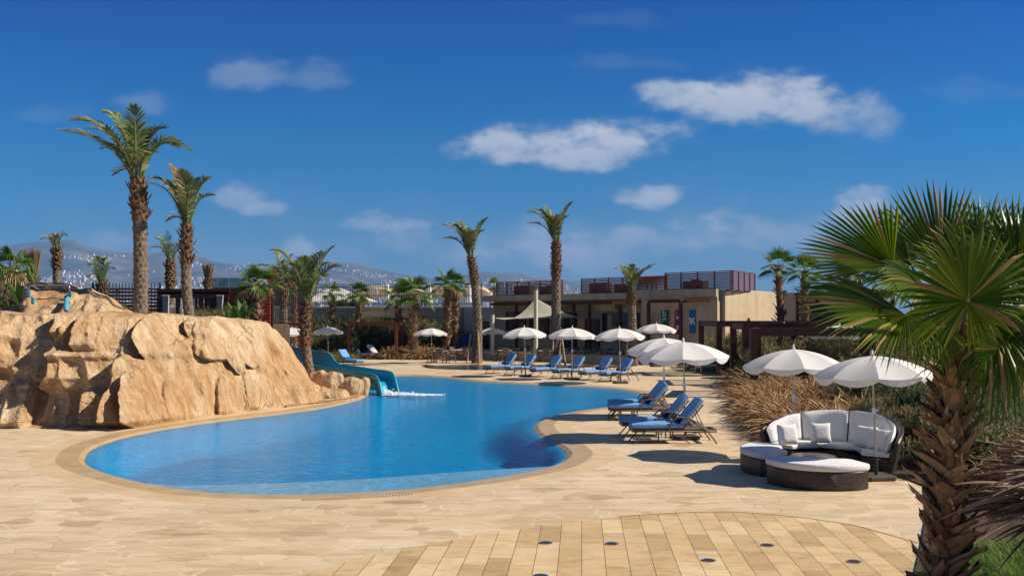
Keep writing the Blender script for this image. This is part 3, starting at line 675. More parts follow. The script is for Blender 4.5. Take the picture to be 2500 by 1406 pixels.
# ================================================================ BUILDINGS, FENCES, PERGOLAS
UPV = Vector((0, 0, 1))
def frame2(a, b):
    a = Vector(a); b = Vector(b); d = (b-a); L = d.length; return a, d/L, L
def slat_fence(name, a, b, z0, z1, n, label, mat='wood_slat', post=1.2, gap=.5, group=None, th=.05, dirty=True):
    """horizontal slats between posts from plan point a to plan point b"""
    a = Vector((a[0], a[1], 0)); b = Vector((b[0], b[1], 0)); a, d, L = frame2(a, b); ang = math.atan2(d.y, d.x)
    e = empty(name, (a.x, a.y, z0), ang, label, 'fence', group)
    m = MB(); h = (z1-z0)/n
    for k in range(n): m.box((L/2, 0, h*(k+.5)), (L, .03, h*(1-gap)))
    m.build('slat_panel', MATS[mat], e)
    np_ = max(1, round(L/post))
    for k in range(np_+1):
        m = MB(); m.box((min(L-.04, max(.04, L*k/np_)), -.045, (z1-z0)/2+.02), (.08, .06, z1-z0+.04)); m.build('post', MATS[mat], e)
    m = MB(); m.box((L/2, -.01, z1-z0+.05), (L+.04, .14, .05)); m.build('top_rail', MATS[mat], e)
    return e
def iron_fence(a, b, z0, h, label, group='iron railings on the retaining wall', step=.14):
    a = Vector((a[0], a[1], 0)); b = Vector((b[0], b[1], 0)); a, d, L = frame2(a, b)
    e = empty('iron_fence', (a.x, a.y, z0), math.atan2(d.y, d.x), label, 'fence', group)
    m = MB()
    x = step/2
    while x < L: m.box((x, 0, h/2+.05), (.028, .028, h-.02)); m.add([(x-.014, -.014, h+.04), (x+.014, -.014, h+.04), (x+.014, .014, h+.04), (x-.014, .014, h+.04), (x, 0, h+.14)], [(0, 1, 4), (1, 2, 4), (2, 3, 4), (3, 0, 4)]); x += step
    m.build('pickets', MATS['black_iron'], e)
    for z in (.22, h*.5, h-.2):
        m = MB(); m.box((L/2, .03, z), (L, .03, .045)); m.build('rail', MATS['black_iron'], e)
    for x in (0.03, L-.03):
        m = MB(); m.box((x, 0, h/2+.05), (.07, .07, h+.1)); m.build('post', MATS['black_iron'], e)
    return e
# retaining wall with coping
wall = empty('retaining_wall', (0, 75.2, 0), 0, 'long grey rendered wall with sandy coping carrying the iron railings', 'wall')
m = MB(); m.box((-19.5, 0, 1.85), (34, .5, 3.7)); m.build('wall_body', MATS['stone_grey'], wall)
m = MB(); m.box((-19.5, -.04, 3.76), (34.1, .66, .12)); m.build('coping', MATS['pale_render'], wall)
m = MB(); m.box((-10.0, -.27, 2.15), (3.4, .03, 1.5)); m.build('doorway', MATS['dark_grey'], wall)
m = MB(); m.box((-10.2, -.5, 3.0), (4.0, .9, .12)); m.build('door_canopy', MATS['stone'], wall)
slat_fence('slat_screen', (-8.9, 74.75), (-6.6, 74.75), 1.5, 2.95, 6, 'low brown slatted screen against the grey wall beside the doorway', 'wood_red', .9, .35)
k = 0
labs = ['section of black iron railing above the wall, leftmost, behind the paired palms', 'section of black iron railing above the wall in front of potted greenery', 'section of black iron railing above the wall before the first beige tent',
        'section of black iron railing above the wall between two fan palms', 'section of black iron railing above the wall ending at the stone building']
xs = [-20.5, -16.6, -12.8, -8.9, -5.1, -2.3]
for i in range(5): iron_fence((xs[i], 75.2), (xs[i+1]-.08, 75.2), 3.82, 1.75, labs[i])
# ---- things on the rear terrace
def tent(px, w, label):
    e = empty('beige_tent', (at(px, 0, 86).x, 86, 3.5), 0, label, 'tent', 'beige tent canopies behind the railings')
    m = MB(); rows = []
    for j in range(13):
        y = -1.6+3.2*j/12; row = []
        for i in range(17):
            x = -w/2+w*i/16; hgt = 2.35*(1-.30*(abs(x)/(w/2))**2.4)*(1-.12*(abs(y)/1.6)**2); row.append(Vector((x, y, hgt)))
        rows.append(row)
    m.grid(rows); m.grid([[Vector((p.x, p.y-.02, p.z)) for p in rows[0]], [Vector((p.x, p.y-.1, 1.25-.12*math.cos(p.x*2.2))) for p in rows[0]]]); m.build('canopy', MATS['canvas'], e, True)
    m = MB()
    for r in (.42, .28, .12):
        pts = [(r*math.cos(2*PI*k/24), -1.72, 1.72+r*math.sin(2*PI*k/24)) for k in range(25)]; m.tube(pts, .025, 4, False)
    for k in range(8): a = PI*k/4; m.tube([(.12*math.cos(a), -1.72, 1.72+.12*math.sin(a)), (.42*math.cos(a), -1.72, 1.72+.42*math.sin(a))], .02, 4)
    m.build('medallion', MATS['letter_white'], e)
    for s in (-1, 1):
        m = MB(); m.tube([(s*w*.44, -1.55, 0), (s*w*.44, -1.55, 1.75)], .05, 6); m.build('leg', MATS['dark_grey'], e)
    return e
tent(918, 3.9, 'beige tent canopy with round emblem behind the railings, leftmost of the tents'); tent(998, 3.6, 'beige tent canopy with round emblem behind the bushy fan palm'); tent(1078, 3.8, 'beige tent canopy with round emblem behind the two fan palms'); tent(1160, 3.2, 'beige tent canopy with round emblem nearest the stone building')
def closed_parasol(px, d, z, s, label, grp='closed white parasols behind the railings'):
    e = empty('closed_parasol', (at(px, 0, d).x, d, z), 0, label, 'parasol', grp); e.scale = (s, s, s)
    m = MB(); V = []
    for r, zz in ((.05, 2.35), (.13, 2.2), (.19, 1.6), (.17, 1.2), (.24, .75)):
        V.append([Vector((r*(1+.25*math.cos(6*a))*math.cos(a), r*(1+.25*math.cos(6*a))*math.sin(a), zz)) for a in [2*PI*k/24 for k in range(24)]])
    m.grid(V, True); m.build('folded_canopy', MATS['umbrella_cloth'], e, True)
    m = MB(); m.tube([(0, 0, 0), (0, 0, 2.45)], .03, 6); m.build('pole', MATS['pole_metal'], e)
closed_parasol(945, 80, 3.5, 1.0, 'closed white parasol behind the railings left of the bushy fan palm'); closed_parasol(1048, 80, 3.5, 1.0, 'closed white parasol behind the railings right of the bushy fan palm'); closed_parasol(1144, 80, 3.5, 1.0, 'closed pale parasol behind the railings beside the tall date palm')
e = empty('marquee', (at(835, 0, 90).x, 90, 3.5), 0, 'low white peaked marquee roof behind the railings and potted greenery', 'tent')
m = MB(); m.add([(-3.2, -2, 1.0), (3.2, -2, 1.0), (3.2, 2, 1.0), (-3.2, 2, 1.0), (-.8, 0, 2.5)], [(0, 1, 4), (1, 2, 4), (2, 3, 4), (3, 0, 4)]); m.build('roof', MATS['umbrella_cloth'], e)
for x in (-3, 3):
    m = MB(); m.tube([(x, -1.9, 0), (x, -1.9, 1.05)], .05, 6); m.build('leg', MATS['letter_white'], e)
e = empty('glass_balustrade', (at(560, 0, 95).x, 95, 0), 0, 'roof terrace with glass balustrade seen above the dark pavilion', 'balustrade')
m = MB(); m.box((0, .5, 3.0), (4.8, 1.6, 6.0)); m.build('roof_slab', MATS['dark_grey'], e)
m = MB(); m.tube([(-2.3, -.2, 6.92), (2.3, -.2, 6.92)], .03, 6); m.build('handrail', MATS['black_iron'], e)
for x in (-1.7, -.57, .57, 1.7):
    m = MB(); m.box((x, -.2, 6.45), (1.1, .02, .86)); m.build('glass_pane', MATS['glass_teal'] if 'glass_teal' in MATS else simple('glass_teal', (.09, .22, .27), (.05, .13, .17), 1.2, .08), e)
e = empty('service_block', (at(700, 0, 95).x, 95, 3.4), 0, 'brown and grey roof structure partly hidden behind the date palm fronds', 'building')
m = MB(); m.box((0, 0, 1.4), (5.5, 3, 2.8)); m.build('wall', MATS['dark_grey'], e)
m = MB(); m.box((-.3, -.2, 3.6), (2.6, 2.4, 1.4)); m.build('tank_screen', MATS['wood_slat'], e)
e = empty('street_lamp', (at(882, 0, 110).x, 110, 0), 0, 'thin lamp post with flat white arm rising behind the railings', 'lamp post')
m = MB(); m.tube([(0, 0, 0), (0, 0, 7.3)], [.09, .05], 6); m.build('post', MATS['dark_grey'], e); m = MB(); m.beam((.15, 0, 7.25), (-1.0, 0, 7.5), .2, .09); m.build('lamp_head', MATS['letter_white'], e)
# ---- far left building
e = empty('apartment_block', (at(-4, 0, 150).x, 150, 0), R(8), 'pinkish apartment block with dark windows at the far left edge', 'building')
m = MB(); m.box((0, 0, 5.4), (5.2, 9, 10.8)); m.build('wall', MATS['pink_render'], e)
m = MB(); m.box((2.1, 0.3, 5.2), (1.2, 9.4, 11.2)); m.build('stair_tower', MATS['pale_render'], e)
for i in range(2):
    for j in range(4):
        m = MB(); m.box((-1.6+2.0*i, -4.52, 1.6+2.8*j), (1.3, .06, 1.5)); m.build('window', MATS['glass_dark'], e)
# ---- slatted fences on the upper terrace
slat_fence('slat_fence', (at(-60, 0, 44).x, 44), (at(57, 0, 44).x, 44), 2.2, at(0, 711, 44).z, 9, 'reddish brown slatted fence left of the rock platform', 'wood_slat', 1.3, .35)
slat_fence('slat_fence', (at(236, 0, 46).x, 46), (at(388, 0, 46).x, 46), 2.5, at(0, 709, 46).z, 10, 'brown slatted fence between the rock and the dark pavilion', 'wood_slat', 1.1, .45)
iron_fence((at(225, 0, 47).x, 47), (at(392, 0, 47).x, 47), 2.5, 2.05, 'black iron railing peeping over the brown slatted fence', None, .16)
iron_fence((at(-60, 0, 45).x, 45), (at(57, 0, 45).x, 45), 2.5, 1.85, 'black iron railing just above the reddish fence on the far left', None, .16)
iron_fence((at(655, 0, 60).x, 60), (at(735, 0, 62).x, 62), 2.6, 2.2, 'dark iron railing between the red screen and the leaning palm', None, .16)
# ---- dark cabana pavilion
dP = 44.5
def X(px, d=dP): return (px-1250)*d/F
e = empty('pavilion', (X(388), dP, 2.5), 0, 'dark brown slatted cabana pavilion with tied white curtains on the upper terrace', 'pavilion')
W = X(560)-X(388); TZ = at(0, 705, dP).z-2.5
m = MB(); m.box((W/2, 1.6, TZ-.12), (W+.1, 3.4, .24)); m.build('roof', MATS['steel_brown'], e)
m = MB(); m.box((W/2, -.06, TZ-.30), (W, .08, .3)); m.build('fascia', MATS['steel_brown'], e)
for x in (.1, W*.27, W*.60, W*.76, W-.1):
    m = MB(); m.box((x, 0, TZ/2-.1), (.17, .17, TZ-.2)); m.build('post', MATS['steel_brown'], e)
m = MB()
for k in range(14): m.box((W/2, 3.1, .08+k*(TZ-.3)/14), (W, .03, .07))
for k in range(7): m.box((W*(k+.5)/7, 3.14, TZ/2), (.09, .04, TZ-.2))
m.build('back_screen', MATS['steel_brown'], e)
def curtain(x, w0, w1, par):
    m = MB(); rows = []
    for j in range(10):
        t = j/9; w = lerp(w0, w1, math.sin(min(1, t*1.3)*PI/2)); rows.append([Vector((x+(i/16-.5)*w, -.12+.035*math.sin(i*2.1), (TZ-.35)*(1-t)+.05)) for i in range(17)])
    m.grid(rows); m.build('curtain', MATS['curtain'], par, True)
curtain(X(407)-X(388), .34, .28, e); curtain(X(539)-X(388), .36, .2, e)
m = MB(); m.box((W/2, 1.5, .25), (W*.6, 1.6, .5)); m.build('daybed', MATS['dark_grey'], e)
e = empty('slat_cabin', (X(560), dP, 2.4), 0, 'open brown lattice screen box joined to the pavilion, behind the small fan palm', 'cabin')
W2 = X(630)-X(560); TZ2 = TZ+.1
m = MB()
for k in range(12): m.box((W2/2, 0, .1+k*(TZ2-.15)/12), (W2, .04, .07))
m.build('slat_panel', MATS['wood_red'], e)
for x in (.05, W2*.33, W2*.62, W2-.05):
    m = MB(); m.box((x, .05, TZ2/2), (.07, .07, TZ2)); m.build('post', MATS['wood_red'], e)
m = MB(); m.box((W2/2, 1.5, TZ2-.05), (W2, 3, .12)); m.build('roof', MATS['steel_brown'], e)
m = MB(); m.box((W2/2, 2.8, TZ2/2), (W2, .08, TZ2)); m.build('back_wall', MATS['steel_brown'], e)
e = empty('red_screen', (X(630), dP-.1, .0), 0, 'bright brick red slatted screen panel at the end of the pavilion', 'screen')
Z0 = 2.35; W3 = X(661)-X(630); m = MB()
for k in range(11): m.box((W3/2, 0, Z0+(TZ2)*(k+.5)/11), (W3, .05, TZ2/11-.035))
m.build('slat_panel', MATS['red_paint'], e)
for x in (.03, W3*.42, W3-.03):
    m = MB(); m.box((x, .06, Z0/2+TZ2/2), (.06, .06, TZ2+Z0)); m.build('post', MATS['wood_red'], e)
m = MB(); m.box((W3/2, .1, Z0+TZ2+.03), (W3+.1, .3, .08)); m.build('cap', MATS['red_paint'], e)

# ---- restaurant building
A0 = Vector((-2.3, 70.5, 0)); B0 = Vector((12.65, 57.6, 0)); FD = (B0-A0).normalized(); FN = Vector((FD.y, -FD.x, 0)); RZ = math.atan2(FD.y, FD.x); FL = (B0-A0).length
def along(px):   # distance along the facade line seen at this picture column
    k = (px-1250)/F; return (k*A0.y-A0.x)/(FD.x-k*FD.y)
def rot(o): return o
bld = empty('restaurant', (A0.x, A0.y, 0), RZ, 'low sandstone pool restaurant with flat roof, dark glazing and brown steel portico', 'building')
RT = 4.55; s1 = along(1562); sE = FL
m = MB(); m.box((s1/2, 6, RT/2-.2), (s1, 9, RT-.4)); m.build('wall', MATS['stone_wall'], bld)      # front face 1.5 m behind the slab edge
m = MB(); m.box((s1/2+.02, 5.2, RT-.2), (s1+.04, 10.4, .42)); m.build('roof_slab', MATS['stone_grey'], bld)
m = MB(); m.box(((s1+.25+sE)/2, 4.6, RT/2+.04), (sE-s1-.25, 9.6, RT+.08)); m.build('right_wing', MATS['stone'], bld)
m = MB(); m.box(((s1+sE)/2, -.32, RT-.12), (sE-s1+.1, .26, .5)); m.build('roof_slab', MATS['stone_grey'], bld)
m = MB(); m.box((s1/2, -.9, .28), (s1+3, 5, .56)); m.build('plinth', MATS['stone'], bld)
for i in range(3):
    m = MB(); m.box((s1*.13, -3.6-.35*i, .23-.075*i*2+.0), (3.4, .36, .46-.15*i)); m.build('step', MATS['stone'], bld)
# left extra wall block near the retaining wall
m = MB(); m.box((-1.7, 3.2, 1.86), (3.4, 3, 3.72)); m.build('side_wall', MATS['pale_render'], bld)
m = MB(); m.box((-1.2, 1.68, 1.6), (.9, .06, 2.1)); m.build('side_door', MATS['wood_slat'], bld)
def opening(px0, px1, v0, v1, dpt, mat, name='window', parent=bld, back=1.48, fr=True):
    a, b = along(px0), along(px1); c = A0+FD*((a+b)/2); dd = c.y; z1 = H+(HZ-v0)*dd/F; z0 = H+(HZ-v1)*dd/F
    m = MB(); m.box(((a+b)/2, back, (z0+z1)/2), (b-a, dpt, z1-z0)); w = m.build(name, MATS[mat], parent)
    if fr:
        m = MB(); t_ = .07
        for zz in (z0, z1): m.box(((a+b)/2, back-.05, zz), (b-a+.1, .1, t_))
        n = max(1, round((b-a)/1.3))
        for k in range(n+1): m.box((a+(b-a)*k/n, back-.05, (z0+z1)/2), (t_, .12, z1-z0))
        m.build('frame', MATS['steel_brown'], w)
    return w
opening(1206, 1252, 762, 806, .06, 'glass_dark'); opening(1262, 1308, 770, 816, .06, 'glass_dark'); opening(1322, 1376, 764, 860, .06, 'glass_dark'); opening(1400, 1432, 778, 860, .06, 'glass_dark'); opening(1442, 1530, 765, 832, .06, 'glass_dark')
# kitchen pass inside the window on the right
opening(1452, 1492, 822, 832, .1, 'pale_render', 'counter', fr=False, back=1.38)
# brown steel portico
m = MB(); m.box((s1*.52, .35, RT-.62), (s1*.94, .16, .2)); m.build('portico_beam', MATS['steel_brown'], bld)
for px in (1250, 1338, 1390, 1428, 1503):
    m = MB(); m.box((along(px), .5, RT/2-.1), (.17, .17, RT-1.0)); m.build('portico_post', MATS['steel_brown'], bld)
def portal(px0, px1, z, out):
    a, b = along(px0), along(px1)
    m = MB(); m.box(((a+b)/2, -out, z), (b-a, .14, .2)); m.build('portal_beam', MATS['steel_brown'], bld)
    for x in (a, b):
        m = MB(); m.box((x, -out, z/2), (.18, .16, z-.2)); m.build('portal_post', MATS['steel_brown'], bld)
        m = MB(); m.box((x, -out/2, z-.002), (.12, out-.16, .18)); m.build('portal_tie', MATS['steel_sunlit'], bld)
portal(1606, 1684, 3.95, 1.1)
m = MB(); m.box((along(1508), .2, RT-.65), (1.1, .1, .24)); m.build('beam_end', MATS['steel_sunlit'], bld)
m = MB(); m.box((along(1715), -.6, 3.95), (1.5, .14, .2)); m.build('beam_end', MATS['steel_sunlit'], bld)
# framed sign panels on the wall
def banner(name, px0, px1, v0, v1, mat, label, cat='banner', out=-.26, txt=()):
    a, b = along(px0), along(px1); c = A0+FD*((a+b)/2)-0*FN; dd = c.y; z1 = H+(HZ-v0)*dd/F; z0 = H+(HZ-v1)*dd/F
    P = A0+FD*a; P = Vector((P.x, P.y, z0))+Vector((FD.y, -FD.x, 0))*(-out)
    e = empty(name, P, RZ, label, cat, 'signs on the restaurant wall'); m = MB(); m.box(((b-a)/2, 0, (z1-z0)/2), (b-a, .03, z1-z0)); m.build('panel', MATS[mat], e)
    for body, x, z, s, mt in txt:
        cu = bpy.data.curves.new('t', 'FONT'); cu.body = body; cu.size = s; cu.extrude = .004; to = bpy.data.objects.new('t', cu); COL.objects.link(to)
        me = bpy.data.meshes.new_from_object(to.evaluated_get(bpy.context.evaluated_depsgraph_get())); bpy.data.objects.remove(to); me.materials.clear(); me.materials.append(MATS[mt])
        lo = bpy.data.objects.new('lettering', me); COL.objects.link(lo); lo.parent = e; lo.location = (x*(b-a), -.022, z*(z1-z0)); lo.rotation_euler = (R(90), 0, 0)
    return e, b-a, z1-z0
e, w, h_ = banner('green_banner', 1619, 1638, 758, 816, 'green_banner', 'green wall banner with white letter b between the brown portal posts', txt=(('b', .18, .74, .62, 'letter_white'),))
m = MB()
for z, a_, b_ in ((.66, .15, .75), (.63, .15, .62), (.52, .12, .3)): m.box((w*(a_+b_)/2, -.02, h_*z), (w*(b_-a_), .006, .045))
m.build('text_lines', MATS['letter_white'], e)
e, w, h_ = banner('magenta_banner', 1652, 1671, 758, 816, 'magenta_banner', 'magenta wall banner with rows of small white text beside the green one', txt=(('h', .18, .84, .22, 'letter_white'),))
m = MB()
for z, n in ((.74, 3), (.70, 4), (.66, 2), (.36, 3), (.31, 4), (.26, 3), (.22, 4)): m.box((w*(.2+.08*n), -.02, h_*z), (w*.15*n, .006, .045))
m.tube([(w*.62, -.02, h_*.44), (w*.9, -.02, h_*.5)], .02, 4); m.build('text_lines', MATS['letter_white'], e)
e, w, h_ = banner('blue_banner', 1688, 1703, 757, 813, 'blue_banner', 'blue wall banner with white splash pattern right of the sunlit brown post')
m = MB(); rnd = random.Random(3)
for k in range(16):
    x = rnd.uniform(.12, .88)*w; z = rnd.gauss(.5, .09)*h_; r = rnd.uniform(.03, .1); pts = [(x+r*math.cos(a)*rnd.uniform(.5, 1.2), -.021-.001*k, z+r*math.sin(a)*rnd.uniform(.5, 1.3)) for a in [2*PI*q/9 for q in range(9)]]; m.add(pts, [tuple(range(9))])
m.build('splash_print', MATS['letter_white'], e)
banner('hanging_sign', 1588, 1601, 768, 792, 'stone', 'pale hanging sign with black letter b left of the green banner', 'sign', .1-.6, txt=(('b', .2, .12, .62, 'letter_black'),))
banner('small_sign', 1430, 1480, 742, 758, 'stone', 'pale sandstone sign strip above the restaurant glazing', 'sign', 1.0, txt=())
# right side wing walls: sunlit flank and darker wall beyond
e = empty('flank_wall', (12.75, 57.6, 0), 0, 'sunlit sandstone flank wall of the restaurant with a palm shadow on it', 'wall')
def wallseg(name, a, b, z, mat, par, th=.35, z0=-.05):
    a = Vector((a[0], a[1], 0)); b = Vector((b[0], b[1], 0)); d = (b-a).normalized(); m = MB(); m.beam(a+UPV*(z+z0)/2, b+UPV*(z+z0)/2, th, z-z0); o = m.build(name, MATS[mat], par)
    if par: o.location = -Vector(par.location)
    return o
wallseg('wall_body', (12.9, 57.75), (at(1912, 0, 66).x, 66), 4.58, 'stone', e)
m = MB(); m.beam((12.9-12.75, 57.7-57.6, 4.62), (at(1912, 0, 66).x-12.75, 66-57.6, 4.62), .4, .08); m.build('coping', MATS['pale_render'], e)
e = empty('grey_wall', (at(1914, 0, 60).x, 60, 0), 0, 'plain grey wall in shade behind the right hand pair of fan palms', 'wall')
wallseg('wall_body', (at(1908, 0, 60.5).x, 60.5), (at(2060, 0, 57).x, 57), 4.5, 'stone_grey', e)
# roof screens
def rs(px0, px1, off, z1, label, n=9, gap=.30):
    pa = A0+FD*along(px0)-Vector((FD.y, -FD.x, 0))*off; pb = A0+FD*along(px1)-Vector((FD.y, -FD.x, 0))*off
    slat_fence('roof_screen', pa, pb, RT+.03, z1, n, label, 'wood_slat', 1.15, gap, 'slatted screens along the restaurant roof')
rs(1180, 1344, 1.5, 5.55, 'slatted dark wood roof screen left of the tall date palm'); rs(1388, 1600, 1.5, 5.6, 'slatted dark wood roof screen in the middle, behind the small date palm', 9, .3)
rs(1614, 1778, .5, 5.72, 'slatted dark wood roof screen over the banners', 10, .3)
slat_fence('roof_screen', (A0+FD*along(1778)-Vector((FD.y, -FD.x, 0))*.5)[:2], (at(1842, 0, 61.5).x, 61.5), RT+.03, 5.74, 10, 'slatted roof screen turning the corner at the right end of the roof', 'wood_red', 1.2, .4, 'slatted screens along the restaurant roof')
slat_fence('roof_screen', (at(1560, 0, 68).x, 68), (at(1625, 0, 66).x, 66), RT+.03, 5.75, 10, 'warm lit slatted screen set back between the two roof screens', 'wood_red', .9, .4, 'slatted screens along the restaurant roof')
for i, (px, off, s) in enumerate(((1225, 2.6, 1), (1290, 2.4, .9), (1415, 2.5, 1), (1470, 2.7, .9), (1655, 2.2, 1))):   # roof equipment
    p = A0+FD*along(px)-Vector((FD.y, -FD.x, 0))*off
    e = empty('roof_unit', (p.x, p.y, RT), RZ, ['dark air unit behind the left roof screen', 'small dark air unit at the right of the left roof screen', 'dark air unit behind the left part of the middle screen', 'dark air unit near the small date palm crown', 'dark air unit behind the screen over the banners'][i], 'air unit', 'air conditioning units on the restaurant roof')
    m = MB(); m.box((0, 0, .38*s), (1.5*s, .7, .76*s)); m.build('casing', MATS['dark_grey'], e); m = MB(); m.lathe([(.28*s, 0), (.28*s, .04)], 16, (0, 0, .77*s)); m.build('fan', MATS['black_iron'], e)
# small white roof lamps are too small to show; shade sail with its three posts
def sail():
    P = at(1308, 728, 63.5); Lc = at(1207, 776, 65.5); Rc = at(1515, 776, 65.5); Bk = at(1380, 757, 73)
    e = empty('shade_sail', (P.x, P.y, 0), 0, 'beige tensioned shade sail over the restaurant tables', 'shade sail'); m = MB()
    def pt(u, v):   # u along Lc->Rc edge family, v towards the peak; concave edges
        a = Lc.lerp(Rc, u); q = a.lerp(P, v) if False else None
    rows = []
    n = 20
    for j in range(n+1):
        v = j/n; row = []
        for i in range(n+1):
            u = i/n; l = Lc.lerp(P, v); r = Rc.lerp(P, v); p = l.lerp(r, u)
            # edges sag inwards
            sag = math.sin(PI*v)*(.62*(abs(2*u-1)**2)+.42*(1-abs(2*u-1)**2)); p = p+Vector((0, 0, -sag)); p.z += .06*math.sin(PI*u)*(1-v); row.append(p-Vector((P.x, P.y, 0)))
        rows.append(row)
    m.grid(rows)
    rows = []
    for j in range(n+1):
        v = j/n; row = []
        for i in range(n+1):
            u = i/n; l = Lc.lerp(Bk, v); r = Rc.lerp(Bk, v); p = l.lerp(r, u); p = p+Vector((0, 0, -.1*math.sin(PI*v)-.04)); row.append(p-Vector((P.x, P.y, 0)))
        rows.append(row)
    m.grid(rows)
    m.build('fabric', cloth('sail_cloth', (.80, .78, .64), .5, .15, 3), e, True)
    for c, nm in ((P, 1), (Lc, 0), (Rc, 0)):
        m = MB(); q = c-Vector((P.x, P.y, 0)); top = q.z+(.55 if nm else .22); y = q.y-.12; x = q.x-(0 if nm else .12*(1 if q.x > 0 else -1)*-1)
        m.tube([(x, y, 0), (x, y, top)], .14 if nm else .12, 12); m.lathe([(.14, top), (.09, top+.06), (0.02, top+.09)], 12, (x, y, 0)) if False else None; m.build('pole', MATS['sail'], e, True, 40)
        m = MB(); m.tube([(x, y, q.z+.02), tuple(q)], .03, 6); m.build('tensioner', MATS['chrome'], e)
sail()
# ---- pergolas
def pergola(x0, x1, y0, y1, z, label, slats=True, pw=.26, beam=.28, posts=(1, 1, 1, 1), mat='steel_brown', grp=None, skew=0, slatn=9):
    e = empty('pergola', (x0, y0, 0), 0, label, 'pergola', grp); W = x1-x0; D = y1-y0
    P = [(0, 0), (W, 0), (skew, D), (W+skew, D)]
    for (x, y), k in zip(P, posts):
        if k: m = MB(); m.box((x, y, (z-beam)/2), (pw, pw, z-beam)); m.build('post', MATS[mat], e)
    for a, b in ((0, 1), (2, 3), (0, 2), (1, 3)):
        m = MB(); ins = .0 if a == 0 and b == 1 or a == 2 else pw/2; p = Vector((*P[a], z-beam/2)); q = Vector((*P[b], z-beam/2)); d = (q-p).normalized()
        if ins: m.beam(p+d*(ins+.002), q-d*(ins+.002), pw*.7, beam*.98)
        else: m.beam(p-d*pw/2, q+d*pw/2, pw, beam)
        m.build('beam', MATS[mat], e)
    if slats:
        m = MB()
        for k in range(slatn):
            t = (k+.7)/(slatn+.4); m.beam((t*skew+pw/2, D*t, z-.1), (W+t*skew-pw/2, D*t, z-.1), .1, .05)
        m.build('roof_slats', MATS[mat], e)
    return e
pergola(8.72, 12.95, 34.0, 37.2, 2.5, 'nearest dark steel pergola over the planting behind the first two parasols', skew=.95, posts=(1, 1, 1, 1))
pergola(9.96, 14.6, 40.2, 43.6, 2.66, 'dark steel pergola second from the camera along the right planting', skew=.28)
pergola(10.28, 15.2, 46.8, 50.3, 2.74, 'farthest dark steel pergola in front of the blue banner', skew=-.18)
pergola(-11.4, -8.1, 65.9, 69.5, 2.62, 'rust brown open pergola frame over the two white loungers', False, .2, .24, mat='wood_red')
pergola(-15.9, -13.5, 60.5, 63, 2.6, 'rust brown pergola frame behind the parasols right of the rock', False, .2, .22, mat='wood_red')
# slatted cabin on the right slope
e = empty('slatted_hut', (at(1995, 0, 47).x, 47, .4), 0, 'shaded brown slatted hut behind the right hand fan palms', 'hut')
m = MB()
for k in range(9): m.box((1.9, 0, 1.0+k*.32), (3.8, .04, .14))
for k in range(9): m.box((0, 1.6, 1.0+k*.32), (.04, 3.2, .14))
m.build('slat_panel', MATS['wood_slat'], e)
for p in ((0, 0), (3.8, 0), (0, 3.2), (3.8, 3.2)):
    m = MB(); m.box((p[0], p[1]+.05, 1.85), (.14, .14, 3.7)); m.build('post', MATS['steel_brown'], e)
m = MB(); m.box((1.9, 1.6, 3.76), (4.1, 3.6, .1)); m.build('roof', MATS['steel_brown'], e)
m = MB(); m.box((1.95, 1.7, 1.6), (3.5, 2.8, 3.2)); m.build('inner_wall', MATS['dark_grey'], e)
# handrails at the slide top
def hr(c, label): pass
e = empty('handrail', (at(120, 0, 30.0).x, 30.0, 0), 0, 'chrome hoop rail with light blue feet on top of the rock platform', 'handrail')
b = Vector(e.location)
p = [at(70, 722, 29.6), at(70, 702, 29.6), at(73, 697, 29.65), at(80, 695.5, 29.7), at(160, 695.5, 30.3), at(167, 697, 30.3), at(170, 702, 30.3), at(170, 716, 30.3)]
m = MB(); m.tube([q-b for q in p], .03, 8); m.build('rail', MATS['chrome'], e, True)
for (x, v0, v1, d, w) in ((70, 714, 724, 29.5, 9), (81, 727, 743, 29.0, 7), (171, 714, 728, 30.2, 8)):
    q0 = at(x, v1, d)-b; q1 = at(x, v0, d)-b; m = MB(); m.beam(q0, q1, w*d/F, .1, Vector((0, 1, 0))); m.build('foot', MATS['rail_blue'], e)
m = MB(); m.tube([at(166, 728, 30)-b, at(162, 733, 29.7)-b, at(161, 745, 29.0)-b, at(162, 757, 28.4)-b], .075, 8); m.build('foot', MATS['rail_blue'], e, True)
